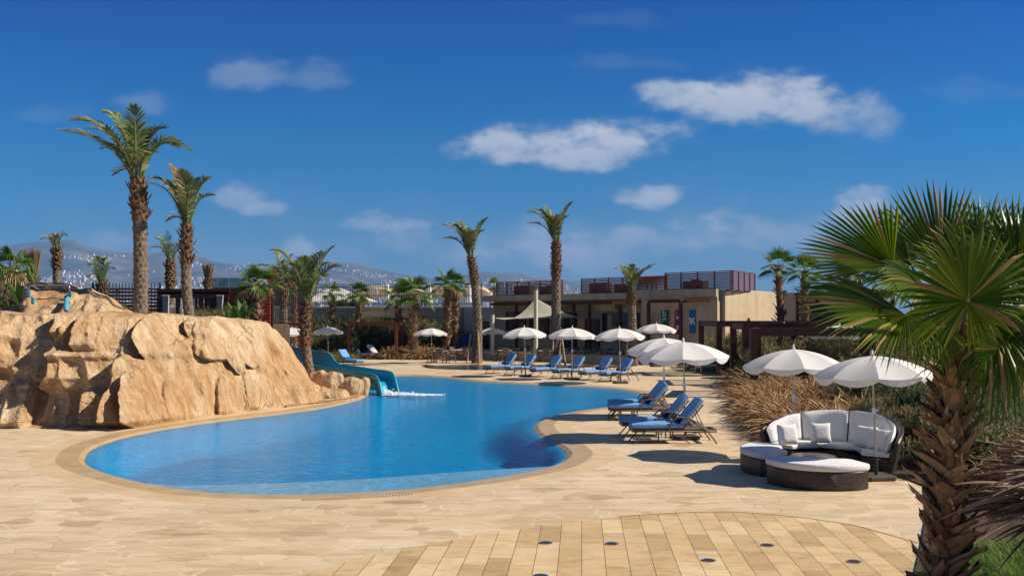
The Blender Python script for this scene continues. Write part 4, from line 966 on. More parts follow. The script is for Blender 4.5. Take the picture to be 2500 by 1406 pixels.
# ---- water slide
def slide():
    e = empty('water_slide', (-5, 36, 0), 0, 'teal blue water slide trough ending in the pool beside the boulders', 'water slide'); b = Vector(e.location)
    n0 = [at(640, 868, 45.5), at(710, 884, 42), at(762, 893.3, 40.3), at(820, 902, 38.6), at(873, 910.6, 37.2), at(908, 915, 36.5), at(919, 919, 36.2), at(925, 931, 36.0), at(929, 948, 35.85), at(933, 967, 35.7)]
    c = []
    for i in range(len(n0)-1):
        for k in range(6): c.append(n0[i].lerp(n0[i+1], k/6))
    c.append(n0[-1])
    for _ in range(3): c = [c[0]]+[(c[i-1]+c[i]*2+c[i+1])/4 for i in range(1, len(c)-1)]+[c[-1]]
    off = Vector((.56, .46, 0)); rows = []; outer = []; n = len(c)
    for i, p in enumerate(c):
        d = (c[min(i+1, n-1)]-c[max(i-1, 0)]).normalized(); up = d.cross(-off.normalized()); up = up if up.z > -.2 else -up
        if up.dot(Vector((.6, -.6, .6))) < 0: up = -up
        up.normalize(); dep = .24; row = []
        far = p+off; px = (p.x)*F/p.y+1250
        extra = .42*(1-smooth(775, 797, (far.x)*F/far.y+1250-28))+.10
        for k in range(13):
            a = PI*k/12; q = p.lerp(far, (1-math.cos(a))/2); q = q-up*dep*math.sin(a)**.8
            row.append(q-b)
        row.append(far+UPV*extra*(1 if up.z > .4 else .3)-b); rows.append(row)
        outer.append([p-b, p-up*.30+Vector((-.02, -.02, 0))-b, p+off-up*.32-b])
    m = MB(); m.grid(rows); m.grid(outer); o = m.build('trough', MATS['slide_blue'], e, True)
    m = MB(); m.tube([r[0]+Vector((0, 0, .015)) for r in rows], .04, 6); m.build('near_rim', MATS['slide_rim'], e, True)
    m = MB(); m.tube([r[-1]+Vector((0, 0, .015)) for r in rows], .04, 6); m.build('far_rim', MATS['slide_rim'], e, True)
    # side skirt under the mouth
    i0 = next(i for i, p in enumerate(c) if p.x*F/p.y+1250 > 884); m = MB()
    A_ = [p-b+Vector((0, .03, -.02)) for p in c[i0:]]; B_ = [Vector((p.x, p.y, max(-.02, (.26 if (q := p.x+b.x) else 0)*.5)))-Vector((0, 0, 0)) for p in A_]
    B_ = [Vector((p.x, p.y, .10)) for p in A_]
    m.grid([A_, [a.lerp(b_, 1) if a.z > b_.z else a for a, b_ in zip(A_, B_)]]); m.build('skirt', MATS['slide_blue'], e)
slide()
rnd = random.Random(5); m = MB()
for k in range(900):
    t = rnd.random()**1.3; x = -4.75+2.1*t+rnd.gauss(0, .05); y = 35.75+rnd.gauss(0, .28*(1-.4*t)); r = rnd.uniform(.008, .045)*(1-.4*t); z = -.04+abs(rnd.gauss(0, .07*(1-t)**2+.003))
    m.add([(x-r*2, y, z), (x, y-r, z+.01), (x+r*2, y, z), (x, y+r, z+.01), (x, y, z+r*.9)], [(0, 1, 4), (1, 2, 4), (2, 3, 4), (3, 0, 4)])
tag(m.build('splash_foam', MATS['foam']), 'white splash foam where the slide meets the pool', 'foam', None, 'stuff')
# in-ground lights and drain grate
for i, (px, v, lb) in enumerate(((1333, 1326, 'leftmost round metal uplight sunk in the plank terrace'), (1494, 1328, 'round sunken uplight second from left in the plank terrace'), (1874, 1332, 'round sunken uplight nearest the sofa set'), (1730, 1369, 'round sunken uplight in the middle of the terrace, nearer the camera'), (2085, 1372, 'round sunken uplight beside the big palm trunk'), (1320, 1407, 'round sunken uplight at the very bottom edge of the view'))):
    p = gnd(px, v, 0); e = empty('ground_light', (p.x, p.y, .004), 0, lb, 'ground light', 'uplights sunk in the plank terrace')
    m = MB(); m.lathe([(.085, .0), (.085, .010), (.068, .013)], 28); m.build('ring', MATS['chrome'], e, True, 30)
    m = MB(); m.lathe([(.062, .011), (.062, .015), (.02, .017)], 24); m.build('lens', MATS['dark_grey'], e)
e = empty('drain_grate', (0, 0, 0), 0, 'narrow slotted drain strip along the near pool coping', 'drain')
m = MB(); m2 = MB(); seg = [p for p in offset(POOL, .66) if p.y < 16 and gnd(760, 1203).x-.1 < p.x < gnd(930, 1203).x+.6]; seg.sort(key=lambda p: p.x)
for a, b_ in zip(seg, seg[1:]):
    m.beam((a.x, a.y, .004), (b_.x, b_.y, .004), .11, .004); L_ = (b_-a).length; nn = max(1, int(L_/.045))
    for k in range(nn): q = a.lerp(b_, (k+.5)/nn); m2.box((q.x, q.y, .0075), (.018, .085, .002))
m.build('frame', MATS['ring'], e); m2.build('slots', MATS['black_iron'], e)
# ================================================================ FURNITURE
def make_umbrella():
    e = empty('parasol', (0, 0, 0), 0, '', 'parasol'); n = 8; m = MB(); rows = []; NS = 10
    K = n*NS
    def prof(t): return 2.28-.08*t-.27*(t**2.2)
    for j in range(13):
        t = j/12; row = []
        for k in range(K):
            a = 2*PI*k/K+PI/8; f = (k % NS)/NS; sag = math.sin(PI*f)
            r = 1.06*t*(math.cos(PI/n)/math.cos(PI*(f-.5)*2/n) if True else 1)*(1+.0*sag); row.append(Vector((r*math.cos(a), r*math.sin(a), prof(t)-.035*sag*t)))
        rows.append(row)
    for j in range(1, 5):       # hanging valance with scallops
        t = j/4; row = []
        for k in range(K):
            q = rows[12][k]; f = (k % NS)/NS; sc = math.sin(PI*f)**.7; o = Vector((q.x, q.y, 0)).normalized()
            row.append(q+UPV*(-(.055+.07*sc)*t)+o*(.008*math.sin(k*2.3+t*2)*t-.02*t))
        rows.append(row)
    m.grid(rows, True); m.build('canopy', MATS['umbrella_cloth'], e, True, 28)
    m = MB(); m.lathe([(.02, 2.26), (.04, 2.28), (.036, 2.30), (.022, 2.32), (.026, 2.35), (.01, 2.38)], 10); m.build('finial', MATS['white_metal'], e, True)
    m = MB(); m.tube([(0, 0, .05), (0, 0, 1.3)], .024, 10); m.tube([(0, 0, 1.3), (0, 0, 2.3)], .018, 10); m.build('pole', MATS['pole_metal'], e, True, 40)
    m = MB(); m.lathe([(.034, 1.18), (.038, 1.22), (.038, 1.28), (.028, 1.32)], 10); m.box((.05, 0, 1.27), (.06, .035, .04)); m.build('clamp', MATS['white_metal'], e)
    for k in range(n):
        a = 2*PI*k/n+PI/8; pts = [(1.04*t*math.cos(a), 1.04*t*math.sin(a), prof(t)-.02) for t in (0.02, .3, .6, .85, 1)]
        m = MB(); m.tube(pts, .006, 4); m.tube([(.02*math.cos(a), .02*math.sin(a), 1.8), (.5*math.cos(a), .5*math.sin(a), prof(.48)-.02)], .005, 4); m.build('rib', MATS['white_metal'], e)
    b_ = tag(empty('base', (0, 0, 0)), None); b_.parent = e
    m = MB(); m.slab([(.27*x, .27*y) for x, y in ((-1, -.85), (-.85, -1), (.85, -1), (1, -.85), (1, .85), (.85, 1), (-.85, 1), (-1, .85))], 0, .085, .02); o = m.build('base_plate', MATS['base_stone'], e)
    m = MB(); m.tube([(0, 0, .08), (0, 0, .42)], .032, 10); m.tube([(.03, 0, .36), (.09, 0, .36)], .012, 6); m.build('socket', MATS['dark_grey'], e)
    m = MB(); m.tube([(.2, .05, .08), (.2, .05, .14), (.2, -.05, .14), (.2, -.05, .08)], .008, 5); m.build('handle', MATS['black_iron'], e)
    bpy.data.objects.remove(b_); return e
umb = make_umbrella(); UG = 'white parasols round the pool'
def U(px, d, ztop, label, rz=0, lean=0, z0=0, dia=1.0):
    x = (px-1250)*d/F; s = (ztop-z0)/2.40; lean = lean or R(random.uniform(-1.8, 1.8)); o = place(umb, (x, d, z0), rz, label, UG, (dia*s, dia*s, s)); o.rotation_euler = (0, lean, rz); return o
U(2140, 16.75, 2.31, 'nearest white parasol standing beside the round sofa', .12, R(-2.2)); U(1940, 19.4, 2.34, 'white parasol behind the round sofa, rising from brown grass', .3, R(-.8))
U(1674, 22.35, 2.42, 'white parasol over the nearer pair of blue loungers', .2, R(-1.6)); U(1622, 27.1, 2.42, 'white parasol over the farther pair of side-on blue loungers', .45, 0)
U(1515, 41.6, 2.55, 'white parasol at the right end of the row of six loungers', .2); U(1396, 44.2, 2.55, 'white parasol in front of the tall date palm in the lounger row', .5); U(1283, 46.4, 2.55, 'white parasol at the left end of the row of six loungers', .1)
U(1602, 56, 2.68, 'white parasol in front of the restaurant banners', .3, 0, 0, 1.02); U(1054, 60.5, 2.36, 'white parasol over the dining tables left of the palm with stakes', .6, 0, 0, 1.06); U(1203, 67, 2.32, 'white parasol behind the left post of the shade sail', .1)
U(1463, 69, 2.45, 'small white parasol between two larger ones near the restaurant', .3); U(1352, 71, 2.35, 'white parasol mostly hidden behind the tall date palm trunk', .3)
U(713, 57, 2.42, 'white parasol behind the leaning palm trunk, left side', .3); U(802, 62, 2.42, 'white parasol right of the leaning palm', .2); U(640, 59, 2.2, 'white parasol mostly hidden behind the cliff edge', .7)
U(2050, 38.6, 2.72, 'white parasol half hidden behind the nearest pergola roof', .2); U(1912, 45, 2.72, 'white parasol beyond the pergola roofs', .5)
def softbox(m, c, size, r=.03, M=None):
    """rounded cushion-like block"""
    n = 7; hx, hy, hz = (k/2 for k in size); P = {}
    for ax in range(3):
        for s in (-1, 1):
            rows = []
            for i in range(n):
                row = []
                for j in range(n):
                    u = -1+2*i/(n-1); v = -1+2*j/(n-1); q = [0, 0, 0]; q[ax] = s; q[(ax+1) % 3] = u; q[(ax+2) % 3] = v
                    h = Vector((hx, hy, hz)); p = Vector((q[0]*hx, q[1]*hy, q[2]*hz)); rr = min(r, hx*.95, hy*.95, hz*.95)
                    # concentrate samples near the edges
                    inner = Vector([max(-h[k]+rr, min(h[k]-rr, p[k])) for k in range(3)])
                    d = p-inner
                    if d.length > 1e-6: p = inner+d.normalized()*rr
                    if M is not None: p = M @ p
                    row.append(p+Vector(c))
                rows.append(row if s > 0 else row[::-1])
            m.grid(rows)
def make_lounger(name='sun_lounger', cush='blue_cushion', frame='bronze_tube', towel=True):
    e = empty(name, (0, 0, 0), 0, '', 'sun lounger')
    m = MB(); softbox(m, (.60, 0, .405), (1.22, .62, .13), .05); m.build('seat_cushion', MATS[cush], e, True)
    bk = empty('back', (1.2, 0, .37)); bk.parent = e; ang = R(50)
    Mx = Matrix.Rotation(-ang, 3, 'Y')
    bpy.data.objects.remove(bk)
    c = Vector((1.19, 0, .40))+Mx @ Vector((.37, 0, .055)); m = MB(); softbox(m, c, (.76, .60, .14), .055, Mx); m.build('back_cushion', MATS[cush], e, True)
    m = MB(); q = Mx @ Vector((.72, 0, 0)); c0 = Vector((1.18, 0, .34))
    for s in (-1, 1): m.tube([c0+Vector((0, s*.29, 0)), c0+Vector((0, s*.29, 0))+q], .016, 6)
    for k in range(9): p0 = c0+Mx @ Vector((.08*k+.04, 0, 0)); m.tube([p0+Vector((0, -.29, 0)), p0+Vector((0, .29, 0))], .01, 4)
    m.build('back_frame', MATS[frame], e)
    m = MB(); m.tube([c0+Mx @ Vector((.5, -.2, 0)), (1.72, -.2, .29)], .012, 5); m.tube([c0+Mx @ Vector((.5, .2, 0)), (1.72, .2, .29)], .012, 5); m.tube([(1.72, -.26, .29), (1.72, .26, .29)], .012, 5); m.tube([c0+Mx @ Vector((.5, -.2, 0)), c0+Mx @ Vector((.5, .2, 0))], .012, 5); m.build('prop', MATS[frame], e)
    m = MB(); m.box((.62, 0, .30), (1.2, .58, .075)); m.box((1.58, -.27, .29), (.74, .05, .075)); m.box((1.58, .27, .29), (.74, .05, .075)); m.box((1.94, 0, .29), (.05, .5, .075)); m.build('wicker_base', MATS['wicker_brown'], e)
    for s in (-1, 1):
        y = s*.315
        m = MB(); m.tube([(.03, y, 0), (.12, y, .09), (.25, y, .24), (.33, y, .285), (.6, y, .29), (1.95, y, .285)], .017, 7); m.build('side_rail', MATS[frame], e, True)
        m = MB(); m.tube([(.82, y, .29), (.86, y, .34), (.92, y, .50), (1.0, y, .58), (1.12, y, .61), (1.3, y, .585), (1.5, y, .48), (1.7, y, .32), (1.86, y, .13), (1.95, y, 0)], .019, 7); m.build('armrest', MATS[frame], e, True)
        m = MB(); m.tube([(.78, y*.8, .27), (.78, y*.8, .12)], .015, 6); m.build('stub_leg', MATS[frame], e)
    if towel:
        m = MB(); rows = []
        for i in range(9):
            y = -.27+.54*i/8; rows.append([Vector((1.12+.075*math.cos(a)*(1+.06*math.sin(i*2)), y, .515+.065*math.sin(a))) for a in [2*PI*k/12 for k in range(12)]])
        m.grid(rows, True); m.build('neck_roll', MATS['navy_towel'], e, True)
    return e
lng = make_lounger(); LG = 'blue sun loungers by the pool'
def Lg(x, y, rz, label): place(lng, (x, y, 0), rz, label, LG)
Lg(2.72, 21.75, R(2), 'nearest blue sun lounger, front of the four seen from the side'); Lg(2.62, 22.95, R(1), 'blue sun lounger just behind the nearest one'); Lg(2.72, 26.6, R(2), 'third blue sun lounger of the side-on group, under the farther parasol'); Lg(2.85, 27.8, R(1), 'rearmost blue sun lounger of the side-on group')
for (px, v, lb) in ((1462, 933.5, 'blue lounger at the right end of the row of six'), (1411, 930, 'blue lounger second from the right in the row of six'), (1345, 925.5, 'blue lounger third from the right in the row of six'), (1290, 922, 'blue lounger third from the left in the row of six'), (1228, 917.5, 'blue lounger second from the left in the row of six'), (1181, 914, 'blue lounger at the left end of the row of six')):
    p = gnd(px, v); Lg(p.x+.2, p.y+.35, R(36), lb)
p = gnd(880, 897); Lg(p.x, p.y, R(180-38), 'single blue lounger beside the slide, facing right')
def make_white_lounger(name, mat='white_cushion', fr='white_metal'):
    e = empty(name, (0, 0, 0), 0, '', 'sun lounger')
    m = MB(); softbox(m, (.65, 0, .36), (1.3, .68, .10), .04); m.build('seat_cushion', MATS[mat], e, True)
    Mx = Matrix.Rotation(-R(48), 3, 'Y'); m = MB(); softbox(m, Vector((1.27, 0, .38))+Mx @ Vector((.36, 0, .04)), (.74, .68, .10), .04, Mx); m.build('back_cushion', MATS[mat], e, True)
    m = MB(); m.box((.95, 0, .27), (1.9, .74, .06)); m.build('frame', MATS[fr], e)
    for x in (.1, 1.8):
        for s in (-1, 1): m = MB(); m.box((x, s*.3, .12), (.12, .08, .24)); m.build('leg', MATS[fr], e)
    return e
wl = make_white_lounger('white_lounger', 'white_cushion', 'pole_metal')
for x, y, lb in ((at(908, 0, 67.0).x, 66.8, 'white lounger under the rust brown pergola, left one'), (at(948, 0, 67).x, 67.1, 'white lounger under the rust brown pergola, right one')): place(wl, (x, y, 0), R(180-30), lb, 'white loungers under the pergola')
gl = make_white_lounger('grey_lounger', 'grey_cushion', 'wicker_brown'); place(gl, (8.15, 27.6, .12), R(10), 'grey cushioned wicker lounger half buried behind the brown grasses')
place(wl, (9.7, 49.3, .05), R(15), 'white lounger low at the path edge in front of the far pergola', None)
# small tables between loungers
def side_table(x, y, label):
    e = empty('side_table', (x, y, 0), 0, label, 'side table', 'small dark tables between loungers'); m = MB(); m.slab([(-.2, -.2), (.2, -.2), (.2, .2), (-.2, .2)], .40, .44, .01); m.build('table_top', MATS['wicker'], e)
    for a in (-1, 1):
        for b_ in (-1, 1): m = MB(); m.box((a*.17, b_*.17, .2), (.03, .03, .4)); m.build('leg', MATS['bronze_tube'], e)
side_table(3.62, 22.37, 'small dark side table between the two nearest blue loungers'); side_table(3.3, 27.2, 'small dark side table between the two farther side-on loungers')
for px, d, lb in ((1265, 46.8, 'small side table between the two left loungers of the row'), (1378, 44.3, 'small side table in the middle of the lounger row'), (1500, 42.6, 'small side table near the right end of the lounger row')): side_table(at(px, 0, d).x, d, lb)
# ---- round sofa set
C0 = Vector((5.93, 17.80)); RO = 1.30
def sofa():
    e = empty('round_sofa', (C0.x, C0.y, 0), 0, 'curved high-backed wicker sofa with white cushions and pillows', 'sofa')
    a0, a1 = R(-40), R(140)
    def pol(r, a, z): return Vector((r*math.cos(a), r*math.sin(a), z))
    def ztop(a): t = (a-a0)/(a1-a0); return .62+.38*math.sin(PI*min(1, max(0, t)))**.62
    m = MB(); NA = 60; rows = []
    for i in range(NA+1):
        a = lerp(a0, a1, i/NA); h = ztop(a); fl = .13*(h-.3)
        rows.append([pol(RO-.16, a, .02), pol(RO-.10, a, .02), pol(RO-.02, a, .3), pol(RO+fl, a, h-.03), pol(RO+fl-.02, a, h), pol(RO+fl-.06, a, h), pol(RO+fl-.09, a, h-.04), pol(RO-.12, a, .3), pol(RO-.16, a, .02)])
    m.grid(rows); b = len(m.v); m.add(rows[0][:-1], [tuple(range(8))]); m.add(rows[-1][:-1], [tuple(reversed(range(8)))]); m.build('wicker_back', MATS['wicker'], e, True, 35)
    ri, ro = .66, RO-.14; out = [pol(ro, lerp(a0, a1, i/40), 0) for i in range(41)]+[pol(ri, lerp(a1, a0, i/30), 0) for i in range(31)]
    m = MB(); m.slab([(p.x, p.y) for p in out], .03, .30, .02, 0); 
    m.f = m.f[:-1]+[]; 
    m.build('wicker_seat_base', MATS['wicker'], e)
    # three seat cushions following the arc
    for k in range(3):
        b0 = lerp(a0, a1, k/3)+.008; b1 = lerp(a0, a1, (k+1)/3)-.008; rows = []
        for i in range(15):
            a = lerp(b0, b1, i/14); ed = min(1, min(i, 14-i)/1.6); ze = .0 if ed >= 1 else .03*(1-ed)
            ring = []
            for q in range(20):
                t = 2*PI*q/20; cx = math.cos(t); sx = math.sin(t); sup = lambda w: math.copysign(abs(w)**.32, w)
                ring.append(pol((ri+ro)/2+(ro-ri+.02)/2*(1-.015*(1-ed))*sup(cx), a, .365+(.062-ze)*sup(sx)))
            rows.append(ring)
        m = MB(); m.grid(rows, True); m.add(rows[0], [tuple(reversed(range(20)))]); m.add(rows[-1], [tuple(range(20))]); m.build('seat_cushion', MATS['white_cushion'], e, True, 50)
    # four back cushions
    for k in range(4):
        b0 = lerp(a0, a1, k/4)+.012; b1 = lerp(a0, a1, (k+1)/4)-.012; rows = []; NI = 22; NJ = 14
        F_ = []; Bk_ = []
        for i in range(NI+1):
            u = i/NI; a = lerp(b0, b1, u); eu = (1-abs(2*u-1)**6); fr = []; bk = []
            for j in range(NJ+1):
                v = j/NJ; ev = (1-abs(2*v-1)**5); h = lerp(.42, ztop(a)+.02+.02*eu, v); lean = .10*v; th = .075*(eu*ev)**.5; crease = -.018*math.exp(-((v-.45)/.04)**2)*eu
                puck = .006*math.sin(u*60+v*3)*(1-ev)
                fr.append(pol(RO-.20+lean-th-crease*1-puck, a, h)); bk.append(pol(RO-.20+lean+th*.6, a, h))
            F_.append(fr); Bk_.append(bk)
        m = MB(); m.grid(F_); m.grid([r[::-1] for r in Bk_]); m.build('back_cushion', MATS['white_cushion'], e, True)
    return e
sofa()
def pillow(x, y, z, rz, tilt, s, label, th=.11):
    e = None; m = MB(); n = 14
    for sg in (1, -1):
        rows = []
        for i in range(n+1):
            row = []
            for j in range(n+1):
                u = -1+2*i/n; v = -1+2*j/n; f = (1-u**4)*(1-v**4); k = 1-.07*(1-abs(u))*abs(v)**3-.0; k2 = 1-.07*(1-abs(v))*abs(u)**3
                row.append(Vector((u*s/2*k2, sg*th*(max(0, f)**.42), v*s/2*k+s/2)))
            rows.append(row if sg < 0 else row[::-1])
        m.grid(rows)
    o = m.build('throw_pillow', MATS['white_cushion'], None, True); o.location = (x, y, z); o.rotation_euler = (tilt, 0, rz); tag(o, label, 'pillow', 'white throw pillows on the round sofa')
pillow(5.32, 18.12, .425, R(14), R(-14), .40, 'square white throw pillow at the left of the sofa'); pillow(6.02, 18.35, .425, R(-4), R(-15), .40, 'square white throw pillow in the middle of the sofa'); pillow(6.62, 17.75, .425, R(-52), R(-20), .42, 'plump white throw pillow at the right, partly behind another'); pillow(6.72, 17.42, .42, R(-68), R(-26), .42, 'white throw pillow leaning at the right end of the sofa')
def ottoman(name, outline, label):
    cx = sum(p[0] for p in outline)/len(outline); cy = sum(p[1] for p in outline)/len(outline); e = empty(name, (cx, cy, 0), 0, label, 'ottoman', 'wicker ottomans of the round sofa'); P = [Vector((p[0]-cx, p[1]-cy)) for p in outline]
    ar = sum(P[i].x*P[(i+1) % len(P)].y-P[(i+1) % len(P)].x*P[i].y for i in range(len(P)))
    if ar < 0: P.reverse()
    m = MB(); m.slab([p*.985 for p in P], .01, .315, .02); m.build('wicker_base', MATS['wicker'], e, True, 40)
    m = MB(); m.slab([p*1.01 for p in P], .315, .435, .045, .012, 4); m.build('cushion', MATS['white_cushion'], e, True, 60)
def dens(pts, n=6):
    out = []
    for i in range(len(pts)):
        a = Vector(pts[i]); b = Vector(pts[(i+1) % len(pts)])
        for k in range(n): out.append(a.lerp(b, k/n))
    for _ in range(2): out = [(out[i-1]+out[i]*3+out[(i+1) % len(out)])/5 for i in range(len(out))]
    return out
# front crescent: chord towards the table, curved front towards the camera
arcp = [(5.92+.0, 15.72)]; cc = Vector((5.32, 17.05)); pa = Vector((5.97, 15.74)); pb = Vector((4.42, 16.40)); pm = Vector((4.98, 15.62))
def circ3(a, b, c):
    d = 2*(a.x*(b.y-c.y)+b.x*(c.y-a.y)+c.x*(a.y-b.y)); ux = ((a.length_squared)*(b.y-c.y)+(b.length_squared)*(c.y-a.y)+(c.length_squared)*(a.y-b.y))/d; uy = ((a.length_squared)*(c.x-b.x)+(b.length_squared)*(a.x-c.x)+(c.length_squared)*(b.x-a.x))/d; return Vector((ux, uy))
def arc3(a, m_, b, n=16):
    c = circ3(a, m_, b); r = (a-c).length; t0 = math.atan2(a.y-c.y, a.x-c.x); t1 = math.atan2(b.y-c.y, b.x-c.x); tm = math.atan2(m_.y-c.y, m_.x-c.x)
    while t1 < t0: t1 += 2*PI
    while tm < t0: tm += 2*PI
    if tm > t1: t1 -= 2*PI
    return [Vector((c.x+r*math.cos(lerp(t0, t1, k/n)), c.y+r*math.sin(lerp(t0, t1, k/n)))) for k in range(n+1)]
front = arc3(pb, pm, pa)+[Vector((5.86, 16.25))]+arc3(Vector((5.75, 16.33)), Vector((5.3, 16.42)), Vector((4.93, 16.66)), 8)+[Vector((4.72, 16.62))]
ottoman('front_ottoman', front, 'wide crescent wicker ottoman with white cushion in front of the sofa')
left = arc3(Vector((4.62, 18.42)), Vector((4.33, 17.9)), Vector((4.36, 17.25)), 12)+[Vector((4.48, 16.98)), Vector((4.62, 16.92))]+arc3(Vector((5.08, 17.38)), Vector((5.06, 17.75)), Vector((5.2, 18.1)), 6)+[Vector((5.05, 18.38))]
ottoman('side_ottoman', left, 'wedge shaped wicker ottoman with white cushion at the left of the set')
e = empty('coffee_table', (5.50, 17.22, 0), 0, 'low round dark wicker table with a patterned top in the middle of the set', 'table')
m = MB(); m.lathe([(.36, 0), (.40, .02), (.40, .30), (.42, .32), (.42, .335)], 40); m.build('wicker_drum', MATS['wicker'], e, True, 30)
t = NT('table_top'); vo = t.N.new('ShaderNodeTexVoronoi'); vo.inputs['Scale'].default_value = 22; vo.feature = 'DISTANCE_TO_EDGE'; t.link(t.co, vo.inputs['Vector']); t.color(t.ramp(vo.outputs['Distance'], [(.0, (.13, .11, .10)), (.14, (.13, .11, .10)), (.2, (.022, .02, .02))])); t.rough(.25); MATS['table_top'] = t.m
m = MB(); m.lathe([(.40, .336), (.40, .35), (.385, .356)], 40); m.build('glass_top', MATS['table_top'], e, True, 30)
# ---- dining furniture
def make_chair():
    e = empty('dining_chair', (0, 0, 0), 0, '', 'chair'); m = MB(); softbox(m, (0, 0, .44), (.46, .46, .05), .02); m.build('seat', MATS['chair_mesh'], e, True)
    m = MB(); softbox(m, (0, 0, .485), (.42, .42, .05), .02); m.build('seat_pad', MATS['seat_fabric'], e, True)
    m = MB(); softbox(m, (0, .24, .68), (.46, .035, .46), .015, Matrix.Rotation(R(-8), 3, 'X')); m.build('backrest', MATS['chair_mesh'], e, True)
    for s in (-1, 1):
        for y in (-.2, .22): m = MB(); m.tube([(s*.215, y, 0), (s*.205, y*.95, .43)], .016, 5); m.build('leg', MATS['bronze_tube'], e)
        m = MB(); m.tube([(s*.235, -.2, .43), (s*.24, -.2, .64), (s*.24, .2, .68)], .016, 5); m.build('armrest', MATS['bronze_tube'], e)
    return e
def make_table():
    e = empty('dining_table', (0, 0, 0), 0, '', 'table'); m = MB(); m.slab([(-.45, -.45), (.45, -.45), (.45, .45), (-.45, .45)], .70, .745, .012); m.build('table_top', MATS['seat_fabric'], e)
    for a in (-1, 1):
        for b_ in (-1, 1): m = MB(); m.box((a*.4, b_*.4, .35), (.06, .06, .70)); m.build('leg', MATS['bronze_tube'], e)
    return e
ch = make_chair(); tb = make_table()
sets = [(1075, 61.2, .1, 'under the open parasol at the left'), (1118, 64.5, .5, 'just left of the staked palm'), (1140, 67.5, .2, 'behind the staked date palm'), (1232, 63.5, .15, 'right of the left sail post'), (1262, 67, .4, 'behind the centre left of the sail'), (1332, 62.5, .1, 'right of the centre sail post'), (1418, 61.5, .3, 'left of centre in front of the dark glazing'), (1378, 66.0, .5, 'behind the tall date palm trunk'), (1455, 66, .1, 'in the shade under the kitchen window'), (1502, 60.5, .2, 'by the right sail post'), (1556, 59.5, .25, 'under the small date palm at the right')]
for px, d, rz, lb in sets:
    x = (px-1250)*d/F; place(tb, (x, d, 0), rz, 'square dining table '+lb, 'square dining tables of the restaurant')
    for k, nm in ((0, 'nearest the pool'), (1, 'to the right'), (2, 'farthest back'), (3, 'to the left')):
        a = rz+k*PI/2+random.uniform(-.15, .15); rr = random.uniform(.62, .78); dx, dy = math.sin(a)*rr, -math.cos(a)*rr
        place(ch, (x+dx, d+dy, 0), a+PI, 'woven chair '+nm+', table '+lb, 'woven dining chairs of the restaurant')
# raised terrace tables near the wall are hidden; covered grill left of the palm, bins
e = empty('covered_grill', (at(1135, 0, 70).x, 70, 0), .2, 'dark blue covered grill beside the yellow green plant', 'grill')
m = MB(); rows = [[Vector((r*math.cos(a), r*.7*math.sin(a), z)) for a in [2*PI*k/16 for k in range(16)]] for r, z in ((.75, 0), (.72, .6), (.66, 1.1), (.5, 1.45), (.15, 1.62))]; m.grid(rows, True); m.add(rows[-1], [tuple(range(16))]); m.build('cover', MATS['navy_towel'], e, True)
m = MB(); m.box((0, -.35, .3), (1.0, .06, .5)); m.build('cabinet', MATS['dark_grey'], e)
# ================================================================ PALMS AND PLANTS
def bez(P0, P1, P2, t): return P0*(1-t)**2+P1*2*t*(1-t)+P2*t*t
def bezd(P0, P1, P2, t): return ((P1-P0)*(1-t)+(P2-P1)*t)
def frond(mg, md, P0, P1, P2, L, n, w=.045, dry=0.0, rnd=random, wind=Vector((0, 0, 0)), bare=.14, keel=.35):
    m = md if dry >= 1 else mg
    pts = [bez(P0, P1, P2, k/8) for k in range(9)]; m.tube(pts, [.04-.034*k/8 for k in range(9)], 4, False)
    for k in range(n):
        t = bare+(1-bare)*k/(n-1); p = bez(P0, P1, P2, t); d = bezd(P0, P1, P2, t).normalized(); sd = d.cross(UPV)
        if sd.length < .15: sd = d.cross(Vector((0, 1, 0)))
        sd.normalize(); up = sd.cross(d).normalized()
        q = (t-bare)/(1-bare); ln = L*(.55+.45*math.sin(PI*min(1, q*1.15)))*(1-.45*max(0, q-.75)/.25); fw = .55+.75*q
        for s in (-1, 1):
            if rnd.random() < .04: continue
            dr = (sd*s*rnd.uniform(.8, 1.1)+d*fw*rnd.uniform(.8, 1.2)+up*keel*rnd.uniform(.3, 1.5)+wind*.5).normalized()
            l = ln*rnd.uniform(.85, 1.1); wv = dr.cross(up).normalized()*w*.5+up*w*.25
            mid = p+dr*l*.55; tip = p+dr*l+Vector((0, 0, -.18*l))*rnd.uniform(.3, 1.4)+wind*l*.15
            mm = md if (dry < 1 and rnd.random() < dry*(.4+q)) else m
            mm.add([p-wv*.6, p+wv*.6, mid+wv, mid-wv, tip], [(0, 1, 2, 3), (3, 2, 4)])
